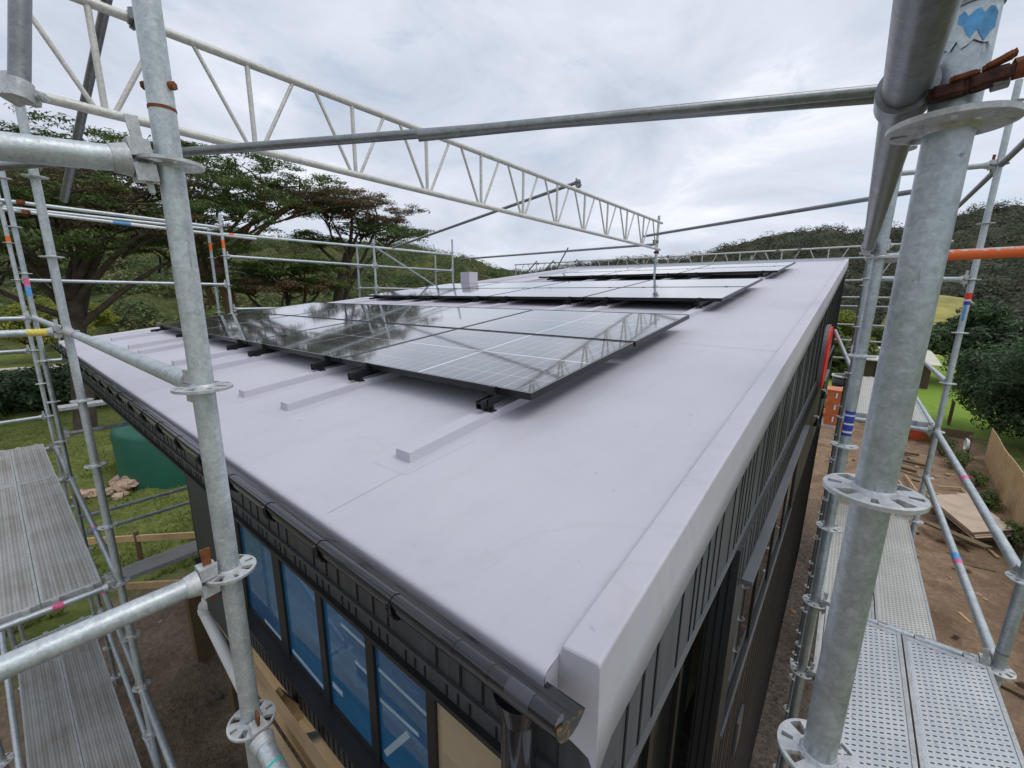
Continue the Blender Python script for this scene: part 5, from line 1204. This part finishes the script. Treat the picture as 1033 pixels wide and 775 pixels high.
ledger((0.827, 5.893, -1.317), (0.82, 8.95, -1.32), 'lower guard rail beyond the stickered outer post', mat='galv_light')
ledger((0.07, 5.83, 0.2), (0.827, 5.893, 0.183), 'transom below the orange tube on the stickered outer post')
ledger((0.07, 5.83, 1.2), (0.827, 5.893, 1.183), 'transom with a red wedge near the top of the stickered outer post', rusty=True, mat='galv_light')
ledger((0.07, 5.83, -1.30), (0.827, 5.893, -1.317), 'transom under the near edge of the pale far deck')
ledger((0.062, 2.88, -1.80), (0.805, 2.88, -1.79), 'transom under the step between the two right decks')
ledger((0.062, 2.88, -2.30), (0.805, 2.88, -2.29), 'transom below the step of the right decks')
ledger((0.82, 2.6, 1.20), (0.86, 9.2, 1.16), 'dark tube rising across the top of the stickered outer post', heads=(0, 0), mat='galv_dark', name='scaffold_tube', cat='scaffold tube')
ledger((0.07, 5.83, -0.80), (0.06, 8.9, -0.80), 'ledger along the inner posts beside the house wall', mat='galv')
ledger((-0.19, 8.3, -0.5), (0.07, 5.9, -0.78), 'short diagonal strut between the wall and the inner post', heads=(0, 0), name='scaffold_brace', cat='scaffold brace')
for k, z in enumerate((0.02, -0.22, -0.72, -1.15, -1.65)):
    ledger((-0.6, 14.95, z), (1.15, 14.95, z), '%s rail seen past the far end of the house wall' % ['highest', 'second highest', 'middle', 'second lowest', 'lowest'][k], heads=(0, 0), mat='galv_light')
# rear rails
ledger((-9.4, 14.45, 1.02), (0.9, 14.45, 1.02), 'long rear guard rail behind the roof', heads=(0, 0), mat='galv', name='scaffold_tube', cat='scaffold tube')
# thin tubes bracing the truss
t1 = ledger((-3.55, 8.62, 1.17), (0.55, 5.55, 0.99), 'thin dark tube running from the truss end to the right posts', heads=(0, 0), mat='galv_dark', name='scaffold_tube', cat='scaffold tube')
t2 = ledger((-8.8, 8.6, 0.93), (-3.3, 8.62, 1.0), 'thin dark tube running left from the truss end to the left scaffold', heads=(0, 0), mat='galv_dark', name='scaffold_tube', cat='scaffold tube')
coupler_part(t2, (-8.7, 8.6, 0.93), (1, 0, 0), (0, 0, 1), 'galv_dark'); 
t3 = ledger((-8.75, 6.35, 1.04), (-3.28, 5.56, 1.56), 'dark slanting tube clamped over the top of the truss', heads=(0, 0), mat='galv_dark', name='scaffold_tube', cat='scaffold tube')
coupler_part(t3, (-3.30, 5.56, 1.56), (1, -0.14, 0.09), (0, 1, 0), 'galv_dark', gap=-0.05)
# dark tubes at the top left
t4 = ledger((-4.85, 0.52, 0.66), (-3.35, 0.76, 1.80), 'dark leaning tube at upper left clamped to the truss', heads=(0, 0), mat='galv_dark', name='scaffold_tube', cat='scaffold tube')
coupler_part(t4, (-3.50, 0.735, 1.66), (0.78, 0.13, 0.6), (0, 1, 0), 'rust_dark')
t5 = ledger((-2.029, 0.167, 0.555), (-2.105, 0.305, 1.40), 'thick dark upright tube in the top left corner', heads=(0, 0), mat='galv_dark', name='scaffold_tube', cat='scaffold tube', seg=28)
coupler_part(t5, (-2.031, 0.170, 0.575), (-0.09, 0.16, 1), (0.5, -0.8, 0.3), 'cast', gap=-0.03)

# ------------------------------------------------------------------ trusses (ladder beams)
def truss(p0, p1, depth, pitch, label, name='lattice_truss', mat='white_steel', r=0.0242, couplers=()):
    p0, p1 = Vector(p0), Vector(p1); d = (p1 - p0).normalized(); L = (p1 - p0).length; dz = Vector((0, 0, -depth))
    t = thing(name, p0, label, 'truss', 'lattice trusses of the scaffold')
    mb = MB(); mb.tube(p0, p1, r, 16); mb.build('top_chord', M[mat], t)
    mb = MB(); mb.tube(p0 + dz, p1 + dz, r, 16); mb.build('bottom_chord', M[mat], t)
    s = 0.06; k = 0
    while s < L:
        a = p0 + d * s
        mb = MB(); mb.tube(a + dz, a, 0.0155, 10); mb.build('upright_strut', M[mat], t)
        for sg in (-1, 1):
            e = s + sg * pitch * 0.40
            if 0.02 < e < L - 0.02:
                mb = MB(); mb.tube(a + dz + d * sg * 0.035, p0 + d * e, 0.0125, 10); mb.build('diagonal_strut', M[mat], t)
        s += pitch; k += 1
    for s_, mt in couplers: coupler_part(t, p0 + d * s_, d, (0, 0, 1), mt, gap=0.05)
    return t
truss((-3.3, -0.22, 1.445), (-3.3, 8.95, 1.445), 0.515, 0.742, 'long weathered white truss slanting across the sky above the panels', couplers=((0.985, 'galv_dark'),))
truss((-11.3, 14.2, 1.19), (1.55, 14.2, 1.30), 0.84, 1.05, 'white truss running along behind the rear edge of the roof', couplers=tuple((q, 'galv_dark') for q in (1.2, 2.0, 2.9, 4.6, 6.35, 9.4, 9.9)))
tp = standard(-3.3, 8.76, 0.2, 1.56, zr(8.76) + 0.01, 'upright tube standing on the roof at the far end of the truss', 'galv', foot=True)
coupler_part(tp, (-3.3, 8.76, 1.06), (0, 0, 1), (0, 1, 0), 'galv_dark'); coupler_part(tp, (-3.3, 8.76, 0.86), (0, 0, 1), (1, 0, 0), 'rust_dark')
for x, dx, lab in ((-10.6, 0.5, 'dark kinked strut at the left of the rear truss'), (-9.8, 0.5, 'dark strut second from left on the rear truss'), (-9.24, 0.57, 'long dark strut leaning above the rear truss'), (-7.7, -0.6, 'dark strut left of the standing truss tube'), (-5.6, -0.7, 'dark strut right of the standing truss tube')):
    big = 'long' in lab
    ledger((x, 14.1, 0.85), (x + dx * (1.0 if big else 1), 14.1, 1.72 if big else 1.28), lab, heads=(0, 0), mat='galv_dark', name='scaffold_brace', cat='scaffold brace')
# rope hanging from the rear truss
mb = MB(); mb.path([(0.08 + 0.02 * math.sin(q * 1.1), 14.05, 1.25 - 0.06 * q) for q in range(18)], 0.012, 6); tag(mb.build('rope', M['rope']), 'pale rope hanging from the right end of the rear truss', 'rope')

# ------------------------------------------------------------------ scaffold decks
for j, (y, s) in enumerate(((-0.395, 'outer'), (-0.070, 'house side'))):
    plank((-7.34, y), 'x', 3.03, 'muddy steel plank on the upper left deck, near bay, %s one' % s, 'deck_dirty', -2.25)
    plank((-9.23, y), 'x', 1.81, 'muddy steel plank on the upper left deck, far bay, %s one' % s, 'deck_dirty', -2.29)
    plank((-7.34, y), 'x', 3.03, 'muddy steel plank on the lower left deck, far bay, %s one' % s, 'deck_dirty', -4.24)
    plank((-4.23, y), 'x', 2.98, 'muddy steel plank on the lower left deck, near bay, %s one' % s, 'deck_dirty', -4.24)
for j, (x, s) in enumerate(((0.435, 'wall side'), (0.762, 'outer'))):
    plank((x, 0.2), 'y', 2.60, 'blue grey perforated plank at bottom right, %s one of the near deck' % s, 'deck_blue', -1.75)
    plank((x, 2.92), 'y', 2.92, 'pale perforated plank one step down on the right deck, %s one' % s, 'deck_pale', -2.30)
    plank((x, 5.93), 'y', 2.92, 'pale clean plank high on the far right deck, %s one' % s, 'deck_pale', -1.25)
# plank on the left end and plank below the porch
plank((-11.75, 0.62), 'y', 0.80, 'short grey plank sticking out beyond the left roof corner', 'deck_edge', -2.28)
plank((-6.90, 0.45), 'y', 2.4, 'dusty steel plank lying under the roof overhang before the timber rail', 'deck_dirty', -3.68)

# ------------------------------------------------------------------ left yard things
tank = thing('water_tank', (-18.15, 4.0, -6.38), 'round green plastic water tank on the lawn', 'water tank')
mb = MB(); mb.lathe([(2.05, 0.0), (2.05, 1.72), (2.0, 1.85), (1.86, 1.95), (1.2, 2.15), (0.35, 2.24), (0.35, 2.30), (0, 2.30)], (-18.15, 4.0, -6.38), 72); mb.build('shell', M['tank'], tank)
mb = MB(); mb.lathe([(0.3, 2.30), (0.3, 2.38), (0, 2.40)], (-18.15, 4.0, -6.38), 24); mb.build('lid', M['tank'], tank)
def rock_mesh(mb, c, r, seed):
    rnd = random.Random(seed); bm = bmesh.new(); bmesh.ops.create_icosphere(bm, subdivisions=2, radius=r)
    s = (rnd.uniform(.7, 1.3), rnd.uniform(.7, 1.2), rnd.uniform(.5, .8))
    vs = []
    for v in bm.verts:
        q = v.co.copy(); k = 1 + 0.45 * noise.noise(q / r * 1.3 + Vector((seed, 0, 0))); q = Vector((round(q.x / r * 2.2) / 2.2 * r * .4 + q.x * .6, q.y, q.z)) * k
        vs.append((c[0] + q.x * s[0], c[1] + q.y * s[1], c[2] + q.z * s[2]))
    mb.add(vs, [tuple(v.index for v in f.verts) for f in bm.faces]); bm.free()
rk = random.Random(5)
labs = ['large pinkish stone on top of the rubble heap', 'flat pinkish stone at the left end of the rubble heap', 'dark reddish stone in the middle of the heap', 'pale stone at the right end of the heap nearest the tank', 'small stone at the front of the heap', 'round stone behind the front of the heap']
for k in range(18):
    r_ = rk.uniform(0.11, 0.24); x = -17.6 + rk.gauss(0, 0.45); y = 2.15 + rk.gauss(0, 0.5); z = float(gz(x, y)) + r_ * 0.4 + max(0, 0.35 - 0.5 * math.hypot(x + 17.6, y - 2.15))
    mb = MB(); rock_mesh(mb, (x, y, z), r_, k)
    tag(mb.build('stone', M['stone']), labs[k] if k < 6 else 'rough pinkish stone in the rubble heap beside the green tank', 'stone', 'stones of the rubble heap')
# timber rail on posts beyond the scaffold
tr = thing('timber_rail', (-11.6, 1.2, -5.6), 'pale timber profile rail on a short peg beyond the left scaffold', 'timber rail')
mb = MB(); mb.beam((-12.3, 0.4, -5.28), (-10.2, 2.6, -5.28), 0.045, 0.14); mb.build('board', M['timber'], tr)
mb = MB(); mb.beam((-11.45, 1.32, -6.2), (-11.45, 1.32, -5.12), 0.09, 0.09, (0, 1, 0)); mb.build('peg', M['timber_dark'], tr)
tr = thing('timber_rail', (-8.6, 1.6, -5.5), 'lower timber board on pegs below the dusty plank', 'timber rail')
mb = MB(); mb.beam((-9.6, 0.4, -5.05), (-7.6, 2.4, -5.05), 0.045, 0.12); mb.build('board', M['timber'], tr)
mb = MB(); mb.beam((-8.5, 1.55, -5.7), (-8.5, 1.55, -4.95), 0.08, 0.08, (0, 1, 0)); mb.build('peg', M['timber_dark'], tr)
# piles
for (x, y, h, lab) in ((-7.02, 1.30, 1.15, 'square timber pile standing in the brown soil beside the white pipe'), (-5.45, 1.30, 1.35, 'nearer square timber pile just left of the foreground post')):
    mb = MB(); z0 = float(gz(x, y)); mb.box((x - 0.10, y - 0.10, z0 - 0.2), (x + 0.10, y + 0.10, z0 + h)); o = tag(mb.build('timber_pile', M['timber_dark'], origin=(x, y, z0)), lab, 'timber pile', 'piles beside the house')
# waste pipe
pp = thing('waste_pipe', (-4.5, 0.9, -3.0), 'white plastic waste pipe with an elbow running down beside the timber piles', 'pipe')
mb = MB(); mb.path([(-4.26, 0.90, -2.74), (-4.34, 0.90, -2.88), (-4.52, 0.90, -3.00), (-4.52, 0.90, -3.10)], 0.052, 16)
for p in ((-4.30, 0.90, -2.81), (-4.52, 0.90, -3.05)): mb.tube((p[0], p[1], p[2] + 0.02), (p[0], p[1], p[2] - 0.02), 0.06, 16)
mb.build('elbow', M['white'], pp)
mb = MB(); mb.tube((-4.52, 0.90, -3.10), (-3.70, 0.92, -3.46), 0.05, 16); mb.build('straight_pipe', M['white'], pp)

# deck joists in front of the windows
for (a, b, w_, h_, lab) in (((-2.75, 0.71, -2.36), (-0.9, 0.69, -2.33), 0.045, 0.10, 'upper pale timber joist below the blue windows'), ((-2.1, 0.60, -2.30), (-0.9, 0.60, -2.32), 0.045, 0.10, 'lower pale timber joist below the blue windows')):
    mb = MB(); mb.beam(a, b, w_, h_); tag(mb.build('timber_joist', M['timber']), lab, 'timber joist', 'joists below the windows')
mb = MB(); mb.beam((-2.36, 0.735, -2.36), (-2.36, 0.853, -2.60), 0.07, 0.07); tag(mb.build('timber_block', M['timber']), 'short timber block fixed between the joist and the house', 'timber block')
mb = MB(); mb.tube((-2.03, 0.735, -2.42), (-2.10, 0.853, -2.56), 0.03, 16); tag(mb.build('pipe_stub', M['white']), 'short white pipe stub sticking out under the windows', 'pipe')

# ------------------------------------------------------------------ right yard things
fn = thing('paling_fence', (5.2, 22, -7), 'pale new timber paling fence along the right of the brown yard', 'fence')
mb = MB(); L = [(5.45, 26.9), (5.15, 22.5), (4.9, 18.0), (4.75, 13.0), (4.7, 9.0)]
rnd = random.Random(2)
for (x0, y0), (x1, y1) in zip(L[:-1], L[1:]):
    d = math.hypot(x1 - x0, y1 - y0); n = int(d / 0.155)
    for i in range(n):
        f0, f1 = i / n, (i + 0.90) / n;  h = 1.50 + rnd.uniform(-.012, .012) + 0.05 * (0 if (i // 14) % 2 else 1)
        xa, ya, xb, yb = x0 + (x1 - x0) * f0, y0 + (y1 - y0) * f0, x0 + (x1 - x0) * f1, y0 + (y1 - y0) * f1
        mb.beam((xa, ya, -6.95 + h / 2 - 0.1), (xb, yb, -6.95 + h / 2 - 0.1), 0.018 if i % 2 else 0.03, h)
mb.build('palings', M['paling'], fn)
mb = MB()
for zq in (-6.5, -5.75):
    for (x0, y0), (x1, y1) in zip(L[:-1], L[1:]): mb.beam((x0 + 0.045, y0, zq), (x1 + 0.045, y1, zq), 0.05, 0.09)
mb.build('rails', M['timber'], fn)
# plywood sheets on bearers
sh = thing('plywood_stack', (3.6, 18.2, -7), 'weathered plywood sheets stacked on bearers in the brown yard', 'plywood stack')
mb = MB()
for i in range(6):
    z = -6.62 + 0.035 * i; ox, oy = random.uniform(-.08, .08), random.uniform(-.08, .08)
    p = [(2.85 + ox, 18.9 + oy, z), (3.55 + ox, 16.6 + oy, z), (4.55 + ox, 17.6 + oy, z), (3.85 + ox, 19.9 + oy, z)]
    mb.hexa(p + [(q[0], q[1], q[2] + 0.022) for q in p])
mb.build('sheets', M['ply'], sh)
mb = MB()
for (a, b) in (((2.9, 18.4), (4.1, 19.4)), ((3.4, 17.0), (4.5, 17.9))): mb.beam((*a, -6.78), (*b, -6.78), 0.1, 0.2)
mb.build('bearers', M['timber_dark'], sh)
mb = MB(); mb.beam((2.6, 17.2, -6.72), (3.7, 15.9, -6.5), 0.25, 0.05); mb.beam((3.0, 16.4, -6.85), (4.3, 17.2, -6.6), 0.04, 0.04); mb.build('loose_boards', M['timber_dark'], sh)
GTm = 'loose timbers in the brown yard'
for (a, b, w_, lab) in (((2.85, 20.6), (4.25, 19.9), 0.09, 'long pale timber lying in front of the plywood'), ((3.4, 21.6), (4.05, 21.9), 0.06, 'short timber of the square frame, far side'), ((4.05, 21.9), (4.35, 20.6), 0.06, 'short timber of the square frame, right side'), ((1.9, 24.4), (3.3, 24.0), 0.14, 'grey log lying by the scaffold foot'), ((1.8, 23.2), (2.9, 22.8), 0.16, 'weathered plank by the scaffold foot'), ((1.9, 25.5), (3.2, 25.4), 0.12, 'farthest of the timbers by the scaffold foot'), ((2.2, 21.6), (2.5, 19.6), 0.05, 'thin timber pointing away from the scaffold'), ((2.5, 21.9), (2.7, 20.2), 0.05, 'thin batten next to the thin timber')):
    z = max(float(gz(*a)), float(gz(*b))) + 0.09; mb = MB(); mb.beam((*a, z), (*b, z + 0.02), w_, w_ * 0.7); tag(mb.build('loose_timber', M['timber'] if 'pale' in lab or 'frame' in lab or 'thin' in lab else M['timber_dark']), lab, 'timber', GTm)
mb = MB(); rock_mesh(mb, (4.0, 20.6, -6.8), 0.30, 71); tag(mb.build('boulder', M['stone']), 'brown boulder beside the plywood sheets', 'boulder', 'boulders in the yard')
mb = MB(); rock_mesh(mb, (4.35, 19.4, -6.9), 0.22, 72); tag(mb.build('boulder', M['concrete']), 'pale broken lump right of the plywood sheets', 'boulder', 'boulders in the yard')
rk = random.Random(9)
for k in range(110):
    x, y = rk.uniform(-0.2, 4.3), rk.uniform(6.5, 29); mb = MB(); rock_mesh(mb, (x, y, float(gz(x, y)) + 0.01), rk.uniform(0.03, 0.10) * (1.6 if k % 9 == 0 else 1), 100 + k)
    tag(mb.build('clod', M['stone'] if k % 3 == 0 else M['bark_brown']), 'small clod of earth lying loose in the brown yard', 'clod', 'clods in the brown yard')
for k in range(26):
    x, y = rk.uniform(0.9, 4.2), rk.uniform(9, 28); a = rk.uniform(0, 6.28); L_ = rk.uniform(0.15, 0.7); z = float(gz(x, y)) + 0.04
    mb = MB(); mb.beam((x, y, z), (x + L_ * math.cos(a), y + L_ * math.sin(a), z + rk.uniform(-.02, .05)), rk.uniform(0.04, 0.1), 0.03)
    tag(mb.build('timber_offcut', M['timber'] if k % 2 else M['timber_dark']), 'short timber offcut lying loose in the brown yard', 'offcut', 'offcuts in the brown yard')
for k in range(14):
    x, y = rk.uniform(-8.5, -4.6), rk.uniform(0.5, 2.4); z = float(gz(x, y)); mb = MB(); rock_mesh(mb, (x, y, z + 0.01), rk.uniform(0.03, 0.09), 400 + k)
    tag(mb.build('clod', M['stone'] if k % 4 == 0 else M['bark']), 'dark clod of earth lying beside the timber piles', 'clod', 'clods beside the piles')
# coiled hose on a post
t = thing('hose_coil', (4.55, 25.6, -6.2), 'pale hose coil hanging at the far end of the fence', 'hose')
for k in range(3):
    mb = MB(); mb.path([(4.55 + 0.03 * k, 25.6 + (0.26 - 0.02 * k) * math.cos(a), -6.1 + (0.26 - 0.02 * k) * math.sin(a)) for a in np.linspace(0, 6.28, 25)], 0.025, 8); mb.build('loop', M['white'], t)
mb = MB(); mb.beam((4.65, 25.6, -7.1), (4.65, 25.6, -5.7), 0.1, 0.1, (0, 1, 0)); tag(mb.build('timber_post', M['timber_dark']), 'dark timber post holding the hose coil', 'post')
# retaining edge to the lawn
mb = MB(); mb.beam((-3, 31.0, -6.85), (5.6, 30.6, -6.85), 0.12, 0.5); tag(mb.build('retaining_wall', M['timber_dark']), 'low dark timber retaining edge between the brown yard and the bright lawn', 'retaining wall')
mb = MB(); mb.beam((5.1, 33.5, -7.1), (5.1, 33.5, -5.7), 0.14, 0.14, (0, 1, 0)); tag(mb.build('timber_post', M['bark_brown']), 'lone orange brown post at the edge of the bright lawn', 'post')
# orange barrier stack past the wall end, bins
ob = thing('orange_bin', (0.05, 28.8, -7), 'tall stack of orange plastic bins past the end of the dark wall', 'bin', 'orange bins in the yard')
for k in range(3):
    mb = MB(); z = -6.85 + 0.66 * k
    mb.hexa([(-0.45, 28.3, z), (0.45, 28.3, z), (0.45, 29.3, z), (-0.45, 29.3, z), (-0.52, 28.2, z + 0.6), (0.52, 28.2, z + 0.6), (0.52, 29.4, z + 0.6), (-0.52, 29.4, z + 0.6)]); mb.box((-0.56, 28.16, z + 0.6), (0.56, 29.44, z + 0.65)); b_ = mb.build('tub', M['tarp'], ob)
    mb = MB(); mb.box((-0.12, 28.17, z + 0.22), (-0.04, 28.22, z + 0.5)); mb.build('label_patch', M['white'], b_)
mb = MB(); mb.box((-0.6, 28.1, -7.05), (0.6, 29.4, -6.86)); mb.build('pallet', M['concrete'], ob)
ob = thing('orange_bin', (3.2, 29.2, -7), 'low red orange bin under the pale far deck at right', 'bin', 'orange bins in the yard')
mb = MB(); mb.hexa([(2.6, 28.7, -7), (3.8, 28.7, -7), (3.8, 29.7, -7), (2.6, 29.7, -7), (2.5, 28.6, -6.25), (3.9, 28.6, -6.25), (3.9, 29.8, -6.25), (2.5, 29.8, -6.25)]); mb.build('tub', M['redbin'], ob)
mb = MB(); mb.box((2.45, 28.55, -6.25), (3.95, 29.85, -6.18)); mb.build('rim', M['tarp'], ob)
bt = thing('black_drum', (0.2, 33, -7), 'black drum with a white rim beyond the orange bins', 'drum')
mb = MB(); mb.lathe([(0, 0), (0.62, 0), (0.7, 1.1), (0.66, 1.1), (0.6, 0.2), (0, 0.2)], (0.2, 33, -5.9), 28); mb.build('body', M['blackplastic'], bt)
mb = MB(); mb.lathe([(0.66, 1.1), (0.74, 1.1), (0.74, 1.2), (0.66, 1.2)], (0.2, 33, -5.9), 28); mb.build('rim', M['white'], bt)
mb = MB(); mb.box((-0.6, 32.2, -7.1), (1.0, 33.8, -5.9)); mb.build('stand', M['brownwall'], bt)
# neighbouring houses
nh = thing('neighbour_house', (4.0, 47, -7), 'low brown neighbouring house with a cream roof beyond the lawn', 'house', 'houses beyond the yard')
mb = MB(); mb.box((1.2, 46, -7.1), (5.4, 51, -5.0)); mb.build('wall', M['brownwall'], nh)
mb = MB(); mb.hexa([(0.8, 45.4, -5.0), (5.9, 45.4, -5.0), (5.9, 51.5, -5.0), (0.8, 51.5, -5.0), (1.2, 47.5, -4.2), (5.4, 47.5, -4.2), (5.4, 49.5, -4.2), (1.2, 49.5, -4.2)]); mb.build('roof', M['cream'], nh)
mb = MB(); mb.box((2.0, 45.96, -6.6), (3.2, 45.99, -5.4)); f = mb.build('window', M['frame_black'], nh)
fh = thing('far_house', pol(-54.5, 150, -2), 'small white house far away among the bushes on the left hillside', 'house', 'houses beyond the yard')
x, y, _ = pol(-54.5, 78, 0); fh.location = (x, y, -4); fh['_o'] = [x, y, -4]
mb = MB(); mb.box((x - 2.2, y - 2, -4), (x + 2.2, y + 2, -1.2)); mb.build('wall', M['white'], fh)
mb = MB(); mb.prism([(y - 2.5, -1.2), (y + 2.5, -1.2), (y, 0.1)], 0, x - 2.6, x + 2.6); mb.build('roof', M['flash'], fh)
x, y, _ = pol(-47.5, 84, 0); fh = thing('far_house', (x, y, -4), 'tiny grey blue house far away between the two farthest left posts', 'house', 'houses beyond the yard')
mb = MB(); mb.box((x - 1.8, y - 2, -4), (x + 1.8, y + 2, -2.4)); mb.build('wall', M['cream'], fh)
mb = MB(); mb.prism([(y - 2.5, -2.4), (y + 2.5, -2.4), (y, -1.5)], 0, x - 2.2, x + 2.2); mb.build('roof', M['blue_paint'], fh)

for o in bpy.data.objects:
    if '_o' in o: del o['_o']
